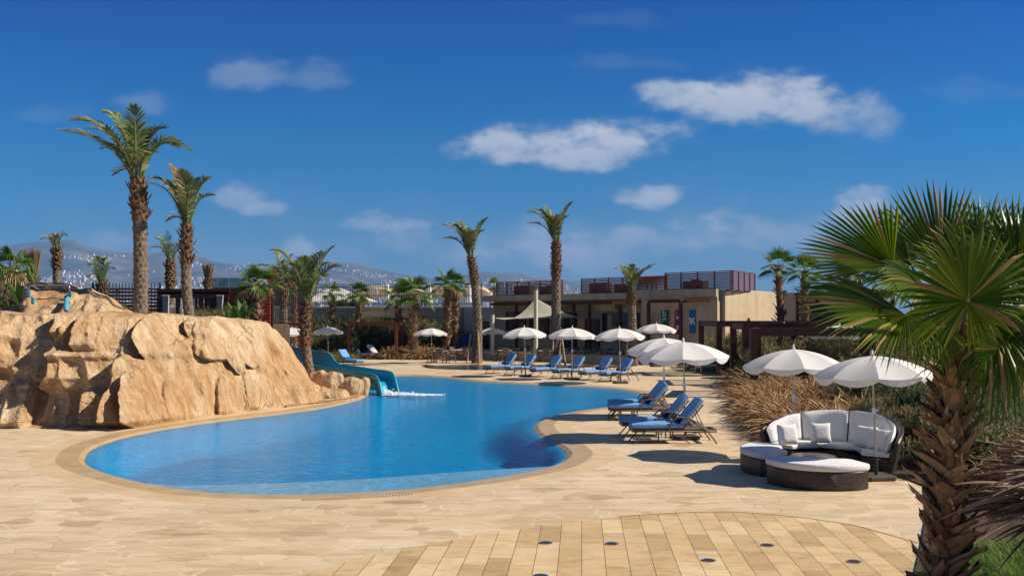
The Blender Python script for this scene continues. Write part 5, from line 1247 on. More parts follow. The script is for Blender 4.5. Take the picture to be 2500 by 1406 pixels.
def date_trunk(path, r0, r1, par, boss=1.0, mat='bark_date'):
    """scaly trunk with rows of old leaf bases; the last metre swells into the boss"""
    m = MB(); N = 30; L = sum((path[i+1]-path[i]).length for i in range(len(path)-1)); boss = min(boss, L/2.2); rows = []; step = .045; ns = int(L/step); cell = .17
    def pos(s):
        for a, b in zip(path, path[1:]):
            l = (b-a).length
            if s <= l: return a.lerp(b, s/l)
            s -= l
        return path[-1]
    rb = []
    for i in range(ns+1):
        s = i*step; p = pos(s); f = s/L; r = lerp(r0, r1, f); 
        bs = smooth(L-1.55*boss, L-1.2*boss, s)*(1-smooth(L-.35, L, s)*.45); r *= 1+.13*bs; amp = (.15+.07*bs)*r0
        rowi = int(s/cell); fr = (s % cell)/cell; row = []
        for k in range(N):
            a = 2*PI*k/N; ph = (a/(2*PI)*9+.5*(rowi % 2)) % 1; tri = 1-abs(2*ph-1); jit = noise.noise(Vector((rowi*1.7, int(a/(2*PI)*9+.5*(rowi % 2))*2.3, r0*40)))
            hh = max(0, tri*1.25-.2*0)*(fr**.8)*(1+.8*jit)
            rr = r*(.93)+amp*min(1.3, hh)+noise.noise(Vector((a*3, s*3, 1)))*.012; row.append(p+Vector((rr*math.cos(a), rr*math.sin(a), 0)))
        (rb if s > L-1.5*boss else rows).append(row)
        if s > L-1.5*boss and rows and len(rb) == 1: rows.append(row)
    m.grid(rows, True); m.add(rows[0], [tuple(reversed(range(N)))]); t = m.build('trunk', MATS[mat], par)
    m = MB(); m.grid(rb, True); m.add(rb[-1], [tuple(range(N))])
    rnd = random.Random(int(r0*1000)+ns)
    for k in range(46):      # ragged cut leaf stalks round the boss
        s = L-1.35*boss+1.25*boss*k/46; p = pos(s); a = k*2.4; r = lerp(r0, r1, s/L)*1.25; o = Vector((math.cos(a), math.sin(a), 0)); b = p+o*r*.9; u = (o*.55+UPV*rnd.uniform(.7, 1.3)).normalized(); l = rnd.uniform(.10, .26)*(1 if k % 3 else 1.4); tg = Vector((-math.sin(a), math.cos(a), 0))
        m.add([b-tg*.06, b+tg*.06, b+u*l+tg*.03, b+u*l-tg*.03, b+o*.05+u*l*.4], [(0, 1, 4), (1, 2, 4), (2, 3, 4), (3, 0, 4)])
    m.build('boss', MATS['bark_boss'], par); return t
def date_palm(name, label, base, top, r0, r1, fronds, L=.5, n=34, dry=.05, wind=Vector((-.3, 0, 0)), boss=1.0, w=.05, seed=1, lean=None, grp=None):
    base = Vector(base); top = Vector(top); e = empty(name, base, 0, label, 'palm tree', grp); rnd = random.Random(seed)
    T = top-base; mid = T*.5+(lean or Vector((0, 0, 0))); path = [bez(Vector((0, 0, 0)), mid+ (mid-T*.5), T, k/12) for k in range(13)]
    date_trunk(path, r0, r1, e, boss)
    g = MB(); d = MB()
    for fr in fronds:
        (dx, dz, dy, up, dr) = fr; tip = T+Vector((dx, dy, dz)); ln = math.sqrt(dx*dx+dy*dy+dz*dz); P1 = T+Vector((dx*.32, dy*.32, max(dz*.6, 0)+up)); st = T+Vector((dx, dy, 0)).normalized()*r1*.6-UPV*.12 if (dx or dy) else T-UPV*.12
        frond(g, d, st, P1, tip, L*rnd.uniform(.9, 1.1), max(10, int(n*ln/2.6)), w, dr, rnd, wind)
    g.build('crown', MATS['date_leaf'], e)
    if d.v: d.build('dry_fronds', MATS['date_dry'], e)
    return e
def pxv(px, v, d): return at(px, v, d)
# fronds given as tip offset (dx, dz, dy) in metres from the trunk top, arch height, dryness
d1 = 31.0; k1 = d1/F
def fr(list_, cx, cy, d): return [((px-cx)*d/F, (cy-v)*d/F, dy, up, dry) for px, v, dy, up, dry in list_]
P = [(162, 290, .3, .9, .45), (170, 328, -.6, .5, .3), (240, 268, .5, .9, .08), (335, 266, -.3, .3, 0), (456, 364, .4, 1.25, .12), (396, 385, -.9, .5, .3), (300, 290, .9, .6, .05), (215, 350, 1.0, .7, .15), (400, 340, 1.3, .8, .1), (360, 300, 1.0, .5, 0), (255, 330, -1.1, .7, .1), (300, 430, -.5, .45, 1), (378, 300, .9, .6, 0)]
date_palm('date_palm', 'tallest date palm with windswept crown rising behind the rock', pxv(343, 782, d1), pxv(336, 432, d1), .235, .215, fr(P, 336, 432, d1), .62, 50, .1, seed=2, lean=Vector((.05, 0, 0)))
d2 = 31.5
P = [(366, 432, .3, .6, .55), (412, 402, .2, .3, 1), (440, 420, .6, .5, .1), (517, 436, -.2, .4, .35), (470, 428, .7, .3, .1), (395, 440, .6, .6, .15), (420, 540, -.3, .35, 1), (458, 422, -.6, .25, .3), (500, 470, .8, .4, .2), (385, 455, -.7, .5, .3), (480, 480, -.9, .5, .2)]
date_palm('date_palm', 'second tall date palm behind the rock, drier crown', pxv(463, 785, d2), pxv(457, 545, d2), .175, .15, fr(P, 457, 545, d2), .5, 46, .3, seed=3, lean=Vector((-.08, 0, 0)))
d3 = 36.2
P = [(668, 612, -.3, .8, .12), (810, 602, .3, .3, .15), (750, 632, -.6, .2, .02), (700, 640, .7, .8, .1), (790, 640, .8, .5, .05), (720, 650, -1.2, .7, .05), (775, 612, .9, .3, .05), (655, 655, .5, .7, .1), (802, 680, -.8, .6, .1), (735, 625, .8, .4, .0), (690, 690, -.9, .7, .1), (830, 650, 0, .5, .2)]
date_palm('date_palm', 'leaning date palm growing from the boulders beside the slide', pxv(770, 951, d3), pxv(751, 735, d3), .18, .17, fr(P, 751, 735, d3), .60, 50, .05, seed=4, lean=Vector((-.22, 0, 0)), boss=1.2)
d4 = 60.5
P = [(1081, 548, .2, .7, .3), (1100, 541, .8, .7, .1), (1122, 538, .3, .5, .05), (1190, 534, -.2, .3, .12), (1086, 583, -.4, .6, .6), (1145, 568, -.9, .3, .5), (1165, 560, .9, .4, .05), (1120, 570, -1, .8, .05), (1180, 560, .8, .5, .1), (1135, 555, .9, .5, 0)]
date_palm('date_palm', 'staked date palm with leaning trunk in front of the railings end', (at(1163, 0, d4).x, d4, 0), pxv(1149, 624, d4), .34, .2, fr(P, 1149, 624, d4), .68, 40, .1, seed=5, w=.075, lean=Vector((.22, 0, 0)), boss=1.3)
d5 = 58.0
P = [(1291, 516, .2, .7, .3), (1312, 508, .8, .7, .1), (1331, 503, .3, .5, .05), (1396, 496, -.2, .3, .12), (1290, 547, -.4, .6, .6), (1352, 533, -.9, .3, .5), (1372, 522, .9, .4, .05), (1325, 535, -1, .8, .05), (1387, 525, .8, .5, .1), (1342, 520, .9, .5, 0)]
date_palm('date_palm', 'tall staked date palm in the middle, standing before the shade sail', (at(1357, 0, d5).x, d5, 0), pxv(1358, 588, d5), .32, .24, fr(P, 1358, 588, d5), .66, 40, .1, seed=6, w=.075, boss=1.6)
d6 = 57.0
P = [(1502, 655, .2, .5, .5), (1520, 650, .5, .5, .15), (1541, 648, -.3, .4, .1), (1597, 646, .2, .3, .35), (1530, 660, .9, .4, .1), (1560, 655, .8, .3, .1), (1545, 668, -.8, .3, .05), (1585, 655, -.5, .35, .2)]
date_palm('date_palm', 'smaller date palm at the right end of the shade sail', (at(1546, 0, d6).x, d6, 0), pxv(1542, 708, d6), .30, .20, fr(P, 1542, 708, d6), .52, 34, .15, seed=7, w=.07, boss=.6)
P = [(93, 580, .3, .5, .8), (112, 586, -.4, .4, .6), (133, 573, 0, .2, .5), (158, 575, .2, .5, .9), (105, 578, .8, .4, .5), (150, 580, -.8, .3, .7)]
date_palm('date_palm', 'thin sparse date palm behind the rock on the far left', pxv(140, 745, 46), pxv(138, 604, 46), .19, .16, fr(P, 138, 604, 46), .38, 26, .6, seed=8, boss=.8)
P = [(208, 650, .3, .7, .1), (228, 629, .2, .5, 0), (262, 632, -.2, .4, 0), (230, 676, -.5, .5, .5), (250, 640, .8, .4, 0), (268, 655, .5, .5, .4), (215, 665, .8, .5, .1), (245, 628, -.5, .3, 0)]
date_palm('date_palm', 'short date palm just right of the rock platform', pxv(250, 745, 45), pxv(249, 692, 45), .2, .2, fr(P, 249, 692, 45), .42, 30, .1, seed=9, boss=.6)
P = [(361, 606, .3, .6, .4), (375, 575, .3, .5, .05), (410, 566, -.2, .2, 0), (445, 606, .3, .8, .2), (390, 585, -.8, .5, .1), (430, 595, .8, .5, .1), (420, 600, -.9, .5, .1), (472, 615, .7, 1, .05), (385, 600, .8, .7, .1)]
date_palm('date_palm', 'mid-height date palm between the two tall ones, standing behind the pavilion', pxv(417, 745, 52), pxv(415, 632, 52), .26, .2, fr(P, 415, 632, 52), .45, 30, .1, seed=10, boss=1.1)
P = [(625, 648, .3, .7, .2), (665, 610, .3, .6, .1), (690, 640, -.5, .5, .05), (730, 655, .6, .6, .1), (640, 675, -.5, .6, .15), (710, 620, .6, .4, .1), (660, 650, .8, .6, .1), (745, 690, .4, .8, .1), (630, 700, .4, .9, .3)]
date_palm('date_palm', 'bushy date palm behind the leaning one, beside the red screen', pxv(693, 850, 63), pxv(693, 690, 63), .26, .22, fr(P, 693, 690, 63), .62, 34, .1, seed=11, boss=1.2)
# cut palms with tied leaves
for px, v0, v1, vt, d, lb in ((78, 745, 672, 607, 44, 'pruned palm with tied upright leaves on the far left'), (508, 712, 682, 642, 60, 'pruned palm with tied leaves behind the pavilion roof')):
    b = pxv(px, v0, d); t_ = pxv(px, v1, d); e = empty('tied_palm', b, 0, lb, 'palm tree', 'palms with tied leaves'); date_trunk([Vector((0, 0, 0)), t_-b], .26, .22, e, .7)
    m = MB(); rnd = random.Random(px); hgt = (v1-vt)*d/F
    for k in range(90):
        a = rnd.uniform(0, 2*PI); r = rnd.uniform(0, .16); sp = rnd.uniform(.2, .42); p = t_-b+Vector((r*math.cos(a), r*math.sin(a), -.3)); q = t_-b+Vector((sp*math.cos(a), sp*math.sin(a), hgt*rnd.uniform(.8, 1.02))); m.tube([p, p.lerp(q, .5)*1+Vector((0, 0, 0)), q], [.03, .025, .012], 3, False)
    m.build('tied_leaves', MATS['date_dry'], e)
# timber stakes
def stakes(px, d, tops, label):
    e = empty('palm_stakes', (at(px, 0, d).x, d, 0), 0, label, 'stakes', 'timber stakes propping palms'); b = Vector(e.location)
    for (x0, x1, vt, dy) in tops:
        m = MB(); m.tube([at(x1, 0, d+dy*.15)*1-b if False else Vector((at(x1, 0, d).x-b.x, dy*.15, H+(HZ-vt)*d/F)), Vector((at(x0, 0, d).x-b.x, dy, 0))], .07, 6); m.build('stake', MATS['stake_wood'], e)
stakes(1163, d4, ((1141, 1150, 815, -.6), (1176, 1167, 800, .4), (1171, 1166, 785, -.7)), 'pair of wooden props round the staked date palm on the left'); stakes(1357, d5, ((1345, 1351, 812, -.7), (1379, 1368, 800, -.5), (1368, 1364, 812, .8)), 'wooden props round the tall middle palm'); stakes(1546, d6, ((1525, 1533, 822, -.5), (1556, 1551, 822, .5)), 'wooden props round the smaller palm by the sail post')
stakes(1006, 67, ((1022, 1012, 785, -.5),), 'single wooden prop against the shaggy fan palm')
# ---- fan palms
def fan(mb, hub, axis, normal, rad, n=26, spread=R(250), droop=.25, rnd=random, fused=.45, dry=None, width=None, curl=0.0):
    axis = axis.normalized(); normal = (normal-axis*normal.dot(axis)).normalized(); b = normal.cross(axis)
    segs = []
    for k in range(n):
        th = (k/(n-1)-.5)*spread; L = rad*(.72+.28*math.cos(th*.62))*rnd.uniform(.93, 1.04); dth = spread/(n-1)
        dirn = (axis*math.cos(th)+b*math.sin(th)); sd = (-axis*math.sin(th)+b*math.cos(th)); zag = (.032 if width else .05)*rad
        def P(t, off, up):
            q = hub+dirn*L*t+sd*off*L+normal*up; q += normal*(-curl*(L*t)**2/rad) ; q += Vector((0, 0, -1))*droop*L*(max(0, t-fused)/(1-fused))**2*(rj); return q
        rj = rnd.uniform(.5, 1.6); w0 = math.tan(dth/2)
        f = fused*rnd.uniform(.85, 1.1)
        e1 = f*w0; e0 = .04*w0; wm = .95 if width else .72
        lf = [P(.03, -e0, 0), P(f, -e1, 0), P(f+(1-f)*.5, -e1*wm, 0), P(1, 0, 0)]; ml = [P(.03, 0, zag*.1), P(f, 0, zag*.75), P(f+(1-f)*.5, 0, zag*.5)]; rt = [P(.03, e0, 0), P(f, e1, 0), P(f+(1-f)*.5, e1*wm, 0)]
        V = lf+ml+rt     # 0-3 left+tip, 4-6 mid, 7-9 right
        t = dry if (dry is not None and rnd.random() < .10) else mb
        t.add(V, [(0, 1, 5, 4), (4, 5, 8, 7), (1, 2, 6, 5), (5, 6, 9, 8), (2, 3, 6), (6, 3, 9)])
def fan_trunk(e, path, r0, r1, nb, bl=.25, bw=.09, seed=1, core='bark_fan', boots='boot', low=0.0):
    m = MB(); rows = []; n = 14
    L = sum((b-a).length for a, b in zip(path, path[1:]))
    def pos(s):
        for a, b in zip(path, path[1:]):
            l = (b-a).length
            if s <= l: return a.lerp(b, s/l)
            s -= l
        return path[-1]
    for i in range(25):
        s = L*i/24; p = pos(s); r = lerp(r0, r1, i/24); rows.append([p+Vector((r*math.cos(2*PI*k/n), r*math.sin(2*PI*k/n), 0)) for k in range(n)])
    m.grid(rows, True); m.add(rows[-1], [tuple(range(n))]); m.build('trunk', MATS[core], e, True)
    m = MB(); rnd = random.Random(seed)
    for k in range(nb):
        s = L*(low+(1-low)*(k+.5)/nb); p = pos(s); a = k*2.39996+rnd.uniform(-.12, .12); r = lerp(r0, r1, s/L); o = Vector((math.cos(a), math.sin(a), 0)); tg = Vector((-math.sin(a), math.cos(a), 0)); tw = rnd.choice((-1, 1))*rnd.uniform(.15, .85)
        hero_ = bw < .07; u = (UPV*rnd.uniform(.75, 1.1)+o*rnd.uniform(.25, .7)+tg*tw).normalized(); l = bl*rnd.uniform(.6, 1.4); w = bw*rnd.uniform(.75, 1.25); base = p+o*r*.88-UPV*l*.3; crl = rnd.uniform(-.1, .45); fk = rnd.uniform(-.5, .5)
        sd = (tg-u*tg.dot(u)).normalized(); nn = u.cross(sd).normalized(); nn = nn if nn.dot(o) > 0 else -nn
        rows2 = []
        for q in range(5):
            t = q/4; c = base+u*l*t+o*(.10*l*math.sin(t*PI*.5)+crl*l*t*t)+tg*tw*l*.25*t*t; ww = w*(1.15-.55*t-(.1 if q == 4 else 0)); k_ = (1-.75*t); j1 = u*(rnd.uniform(-.05, .05) if q == 4 else 0); j2 = u*(fk*.14 if q == 4 else 0); j3 = u*(-fk*.14 if q == 4 else 0)
            rows2.append([c-sd*ww-nn*.012*k_+j2, c-sd*ww*.5+nn*.018*k_+j1, c+nn*.028*k_-(u*.03 if q == 4 else u*0), c+sd*ww*.5+nn*.018*k_-j1, c+sd*ww-nn*.012*k_+j3, c-nn*(.002+.012*k_)])
        m.grid([r_+[r_[0]] for r_ in rows2]); m.add(rows2[-1], [(0, 1, 2, 3, 4, 5)])
    m.build('boots', MATS[boots], e)
def fan_palm(label, px, vb, vt, d, r, fans, frad=.9, seed=1, base_z=None, nb=120, droop=.22, boots=True, grp='fan palms in the gardens', n=20):
    b = pxv(px[0], vb, d); t_ = pxv(px[1], vt, d)
    if base_z is not None: b.z = base_z
    e = empty('fan_palm', b, 0, label, 'palm tree', grp); T = t_-b; rnd = random.Random(seed)
    fan_trunk(e, [Vector((0, 0, 0)), T*.5, T], r*1.1, r*.9, nb, .26, .085, seed)
    m = MB(); pt = MB(); dr = MB()
    for i in range(fans):
        a = i*2.39996+seed; el = lerp(R(78), R(-25), (i/(fans-1))**.8); o = Vector((math.cos(a)*math.cos(el), math.sin(a)*math.cos(el), math.sin(el))); pl = frad*rnd.uniform(.5, .8); hub = T+o*pl+UPV*.05
        pt.tube([T-UPV*.1, T+o*pl*.5+UPV*.05, hub], [.03, .02, .014], 4, False)
        ax = (o+UPV*(-.15 if el < .4 else .1)).normalized(); nr = (UPV-ax*ax.z); nr = nr if nr.length > .2 else Vector((-o.x, -o.y, .1))
        tgt = dr if (el < R(-15) and rnd.random() < .5) else m
        fan(tgt, hub, ax, nr, frad*rnd.uniform(.85, 1.1), n, R(rnd.uniform(150, 200)), droop*(1.6 if el < 0 else 1), rnd, .5, curl=.15)
    m.build('crown', MATS['fan_leaf'], e); pt.build('petioles', MATS['petiole'], e)
    if dr.v: dr.build('dry_leaves', MATS['fan_dry'], e)
    return e
fan_palm('shaggy fan palm with broad bright leaves left of the dining area', (1006, 1012), 880, 722, 66.5, .26, 13, 1.12, 3, 0, 230, .12)
fan_palm('fan palm half hidden at the left of the shaggy one', (975, 972), 860, 735, 70, .22, 8, .95, 5, 0, 150, .2)
fan_palm('left one of the fan palm pair before the grey wall', (1090, 1094), 870, 697, 69, .24, 11, 1.0, 7, 0, 200, .2); fan_palm('right one of the fan palm pair before the grey wall', (1113, 1112), 870, 703, 69.5, .2, 9, .85, 9, 0, 180, .2)
fan_palm('slim fan palm above the brown pergola frame', (880, 876), 850, 722, 71, .2, 10, .78, 11, 0, 160, .25); fan_palm('fan palm left of the pergola frame, right of the leaning palm', (808, 810), 850, 718, 71.5, .18, 8, .72, 13, 0, 160, .25)
fan_palm('small fan palm in front of the brown lattice box', (626, 627), 790, 698, 43, .15, 12, .72, 15, 2.3, 130, .25)
fan_palm('fan palm trunk just right of the bushy date palm', (718, 720), 850, 700, 65, .19, 9, .95, 19, 0, 120, .3)
fan_palm('left one of the two fan palms by the sunlit flank wall', (1910, 1900), 780, 655, 49, .17, 9, .72, 17, .9, 90, .12); fan_palm('right one of the two fan palms, before the grey wall', (1968, 1964), 785, 668, 47, .18, 10, .72, 21, .9, 90, .12)
fan_palm('drooping fan palm at the far left edge of the terrace', (20, 28), 735, 660, 42, .16, 13, .75, 23, 2.4, 60, .6)
fan_palm('low fan palm beyond the right slope, behind the large palm leaves', (2098, 2095), 770, 672, 40, .15, 10, .7, 25, 1.0, 60, .3)
fan_palm('tip of a fan palm peeping over the left roof screen', (1208, 1208), 800, 700, 92, .15, 7, .7, 27, 3.5, 20, .3)
# ---- the large palm in the foreground
def hero():
    d = 8.5; K = d/F; base = Vector(((2300-1250)*K, d, 0)); T = at(2338, 862, d)-base
    e = empty('large_fan_palm', base, 0, 'large fan palm in the right foreground with ragged split leaf bases on its trunk', 'palm tree'); rnd = random.Random(4)
    path = [bez(Vector((0, 0, 0)), Vector((.02, 0, T.z*.5)), T, k/8) for k in range(9)]
    fan_trunk(e, path, .125, .088, 200, .21, .056, 3)
    def leaf(hx, hv, dy, ax, nr, rad, n=44, spread=200, droop=.15, fused=.42, curl=.1, dryf=.0):
        hub = at(hx, hv, d+dy)-base
        if dy: hub = Vector(((hx-1250)*(d+dy)/F-base.x, dy, H+(HZ-hv)*(d+dy)/F))
        m = MB(); dd = MB(); fan(m, hub, Vector(ax), Vector(nr), rad, n, R(spread), droop, rnd, fused, dd, True, curl); f = m.build('frond', MATS['fan_leaf_hero'], e)
        if dd.v: dd.build('dry_tips', MATS['fan_dry'], f)
        m = MB(); st = T+Vector((rnd.uniform(-.06, .06), rnd.uniform(-.06, .06), -.1)); mid = st.lerp(hub, .5)+UPV*.12*(1 if hub.z > st.z else .5); m.tube([st, mid, hub, hub+Vector(ax).normalized()*rad*.12], [.028, .019, .013, .006], 6, False, .6); m.build('stalk', MATS['petiole'], f)
    # (hub x, hub v, depth, axis, normal, radius, ...)
    leaf(2180, 650, .1, (-.86, -.05, .50), (.25, .6, .75), .88, 28, 110, .02, .56, .05)
    leaf(2300, 655, .3, (.0, .1, 1), (.15, -1, .1), .85, 24, 105, .0, .54, .03)
    leaf(2225, 650, .7, (-.25, .1, .95), (.3, -1, .2), .66, 22, 110, .03, .54)
    leaf(2392, 650, .5, (.30, .1, .95), (-.5, -.8, .2), .80, 24, 90, .03, .54)
    leaf(2480, 665, .15, (.25, 0, .95), (-.5, -.8, .1), .80, 26, 110, .03, .54)
    leaf(2362, 735, -.75, (.05, -.25, .9), (.05, -1, -.25), .68, 44, 330, .08, .55, .12)
    leaf(2480, 700, -.4, (.75, -.2, .55), (-.2, -1, .3), .85, 42, 200, .1, .55)
    leaf(2215, 772, -.35, (-1, -.1, .22), (.1, -.5, .9), 1.02, 44, 120, .10, .5, .05)
    leaf(2212, 768, -.55, (.1, -.3, -.9), (.0, -1, .35), .36, 36, 230, .3, .45, .05)
    leaf(2450, 852, -.55, (.05, -.3, -.9), (0, -1, .4), .50, 44, 300, .5, .55)
    leaf(2260, 700, -.1, (-.8, -.3, .35), (.2, -.6, .8), .62, 30, 150, .15, .54)
    leaf(2240, 690, .6, (-.85, .4, .3), (.2, .2, .9), .62, 28, 150, .2, .54)
    leaf(2420, 720, .6, (.6, .6, .3), (-.1, -.3, .9), .85, 36, 180, .3, .54)
    leaf(2500, 770, .1, (.9, .0, .1), (.1, -.4, .9), .85, 36, 170, .3, .54)
    leaf(2420, 790, -.3, (.7, -.5, -.1), (.2, -.8, .6), .70, 40, 200, .4, .54)
    leaf(2285, 800, -.3, (-.4, -.5, -.55), (-.1, -.9, .4), .36, 30, 200, .4, .54)
    leaf(2370, 690, .2, (.2, -.2, .9), (.1, -1, .3), .75, 40, 180, .08, .54)
    leaf(2190, 720, .4, (-.9, .2, .1), (.1, .1, .95), .65, 28, 140, .2, .54)
    # hanging dry stalks and fibres under the crown
    m = MB()
    for k in range(70):
        a = rnd.uniform(0, 2*PI); o = Vector((math.cos(a), math.sin(a), 0)); p = T+o*.12+UPV*rnd.uniform(-.35, .05); l = rnd.uniform(.15, .5); q = p+o*l*rnd.uniform(.2, .6)+UPV*(-l*rnd.uniform(.1, .8)); m.tube([p, p.lerp(q, .5)+o*.04, q], [.009, .006, .002], 3, False)
    m.build('dry_fibres', MATS['fan_dry'], e)
    m = MB()
    for k in range(420):
        t = rnd.random(); p = bez(Vector((0, 0, 0)), Vector((.02, 0, T.z*.5)), T, t); a = rnd.uniform(0, 2*PI); o = Vector((math.cos(a), math.sin(a), 0)); r = .125*lerp(1, .75, t); tg = Vector((-o.y, o.x, 0)); b_ = p+o*r; q = b_+o*rnd.uniform(.03, .12)+tg*rnd.uniform(-.12, .12)+UPV*rnd.uniform(-.1, .16); m.tube([b_, b_.lerp(q, .6)+o*.02, q], [.005, .004, .0015], 3, False)
    m.build('trunk_fibres', MATS['fan_dry'], e)
    m = MB()
    for k in range(34):
        a = k*2.4; el = R(rnd.uniform(35, 80)); o = Vector((math.cos(a)*math.cos(el), math.sin(a)*math.cos(el), math.sin(el))); m.tube([T-UPV*.25+Vector((o.x, o.y, 0))*.13, T+o*rnd.uniform(.18, .4)], [.035, .015], 5)
    m.build('cut_stalks', MATS['boot'], e)
hero()
# ---- shrubs, grasses
def make_shrub(name, seed, mats, n=5200, bloom=.15, sz=.05, hgt=1.0, feather=True):
    rnd = random.Random(seed); e = empty(name, (0, 0, 0), 0, '', 'shrub'); m = MB(); bl = MB(); st = MB()
    lobes = [(Vector((rnd.gauss(0, .42), rnd.gauss(0, .42), rnd.uniform(.25, .8)*hgt)), rnd.uniform(.28, .5)) for _ in range(14)]
    for c, r in lobes: st.tube([(c.x*.15, c.y*.15, 0), (c.x*.6, c.y*.6, c.z*.5), c], [.03, .018, .006], 4, False)
    ns = int(n/9)
    for k in range(ns):
        c, r = rnd.choice(lobes); dv = Vector((rnd.gauss(0, 1), rnd.gauss(0, 1), rnd.gauss(.25, 1))).normalized(); p = c+dv*r*rnd.random()**.4
        if p.z < .02: p.z = rnd.uniform(.02, .2)
        g = (dv*.6+UPV*.8+Vector((rnd.gauss(0, .3), rnd.gauss(0, .3), 0))).normalized(); l = rnd.uniform(.12, .26); tgt = bl if (rnd.random() < bloom and p.z > .55*hgt) else m
        for q in range(9):
            t = q/8; b = p+g*l*t; sd = Vector((rnd.gauss(0, 1), rnd.gauss(0, 1), rnd.gauss(0, .6))).normalized(); ln = sz*rnd.uniform(.7, 1.5)*(1-.4*t); w = g.cross(sd).normalized()*ln*.16; tip = b+(sd+g*.8).normalized()*ln
            tgt.add([b-w, b+w, tip], [(0, 1, 2)])
    st.build('stems', MATS['bark_boss'], e); m.build('foliage', MATS[mats], e)
    if bl.v: bl.build('flower_sprays', MATS['shrub_bloom'], e)
    return e
def make_grass(name, seed, nb=260, np_=90, hgt=.9, plume='plume', blade='grass_brown', rad=.75):
    rnd = random.Random(seed); e = empty(name, (0, 0, 0), 0, '', 'grass clump'); m = MB(); pl = MB()
    def arch(l, a, el, sag): 
        o = Vector((math.cos(a), math.sin(a), 0)); d0 = (o*math.cos(el)+UPV*math.sin(el)); return lambda t: Vector((rnd0[0], rnd0[1], 0))+d0*l*t+Vector((0, 0, -sag*l*t*t))+o*sag*.45*l*t*t
    for k in range(nb):
        a = rnd.uniform(0, 2*PI); rnd0 = (rnd.gauss(0, .10), rnd.gauss(0, .10)); l = hgt*rnd.uniform(.6, 1.1); el = R(rnd.uniform(35, 85)); f = arch(l, a, el, rnd.uniform(.35, .75)); w = Vector((-math.sin(a), math.cos(a), 0))*.0045
        P_ = [f(t) for t in (0, .35, .7, 1)]; m.add([P_[0]-w, P_[0]+w, P_[1]-w, P_[1]+w, P_[2]-w*.7, P_[2]+w*.7, P_[3]], [(0, 1, 3, 2), (2, 3, 5, 4), (4, 5, 6)])
    for k in range(np_):
        a = rnd.uniform(0, 2*PI); rnd0 = (rnd.gauss(0, .09), rnd.gauss(0, .09)); l = hgt*rnd.uniform(.8, 1.3); el = R(rnd.uniform(28, 82)); f = arch(l, a, el, rnd.uniform(.25, .7)); w = Vector((-math.sin(a), math.cos(a), 0))
        P_ = [f(t) for t in (0, .4, .72)]; m.tube(P_, .003, 3, False)
        pts = [f(.62+.38*q/5) for q in range(6)]; pl.tube(pts, [.005, .012, .014, .012, .008, .003], 4, False)
        for q in range(54):
            t = .62+.37*rnd.random(); p = f(t); dr = (f(min(1, t+.02))-p).normalized(); sd = Vector((rnd.gauss(0, 1), rnd.gauss(0, 1), rnd.gauss(0, 1))).normalized(); tip = p+(sd+dr*1.2).normalized()*rnd.uniform(.026, .05)*(1.2-abs(t-.8)*2.5); ww = sd.cross(dr).normalized()*.0032; pl.add([p-ww, p+ww, tip], [(0, 1, 2)])
    m.build('blades', MATS[blade], e); pl.build('plumes', MATS[plume], e); return e
G1 = [make_grass('fountain_grass', s, 200, 150) for s in (1, 2, 3)]
rg = random.Random(21); cnt = 0
def where(px, v): return f'{px},{v}'
def scatter_grass(protos, spots, label, grp):
    for i, (x, y, s) in enumerate(spots):
        z = bed_z(x, y) if x > 4 else 0.03
        place(protos[i % len(protos)], (x, y, z-.02), rg.uniform(0, 6.28), label, grp, s*rg.uniform(.92, 1.08))
spots = []
# left edge of the planting, following the path
for i in range(30):
    t = i/29; y = 21.0+(31-21.0)*t; x = bed_edge(y)+.30+rg.uniform(0, .5); spots.append((x, y, 1.15))
for i in range(38): y = rg.uniform(21.2, 31.5); spots.append((bed_edge(y)+rg.uniform(.8, 2.6), y, rg.uniform(1.1, 1.35)))
scatter_grass(G1, spots, 'one of the tan plumed grass clumps massed beside the path behind the sofa', 'tan fountain grass by the path')
spots = []
for i in range(26): y = rg.uniform(33, 47); spots.append((bed_edge(y)+rg.uniform(.2, 1.5), y, rg.uniform(1.1, 1.35)))
scatter_grass(G1, spots, 'one of the tan plumed grass clumps under the dark steel pergolas', 'tan fountain grass under the pergolas')
spots = [(at(rg.uniform(935, 1055), 0, 66).x, rg.uniform(66.2, 68), rg.uniform(1.1, 1.4)) for i in range(22)]
scatter_grass(G1, spots, 'one of the reddish brown grass clumps round the shaggy fan palm', 'reddish grass round the fan palm')
G2 = [make_grass('purple_fountain_grass', s, 260, 220, .95, 'plume_purple') for s in (4, 5, 6)]
spots = []
def berm(x, y): return .03+1.25*smooth(.53*y, .64*y, x)*(1-smooth(9.1, 9.9, y))
for i in range(34):
    y = rg.uniform(7.7, 9.0); x = .60*y+rg.uniform(-.05, 1.3); spots.append((x, y, rg.uniform(.85, 1.0)))
m = MB(); m.grid([[Vector((.455*y+q, y, berm(.455*y+q, y)-.01)) for q in (0, .2, .4, .6, .8, 1.0, 1.2, 1.4, 1.8, 2.6, 4)] for y in (7, 7.5, 8, 8.5, 9, 9.5, 9.9)]); struct(m.build('berm', MATS['soil']))
for i, (x, y, s) in enumerate(spots): place(G2[i % 3], (x, y, berm(x, y)-.03), rg.uniform(0, 6.28), 'one of the purplish brown plumed grass clumps behind the large palm trunk', 'purplish fountain grass at the right edge', s)
GG = [make_grass('green_grass', s, 420, 8, .62, 'plume_purple', 'grass_green') for s in (8, 9)]; gm = MB(); gsrc = [[c for c in g_.children if c.name.startswith('blades')][0].data for g_ in GG]
i = 0
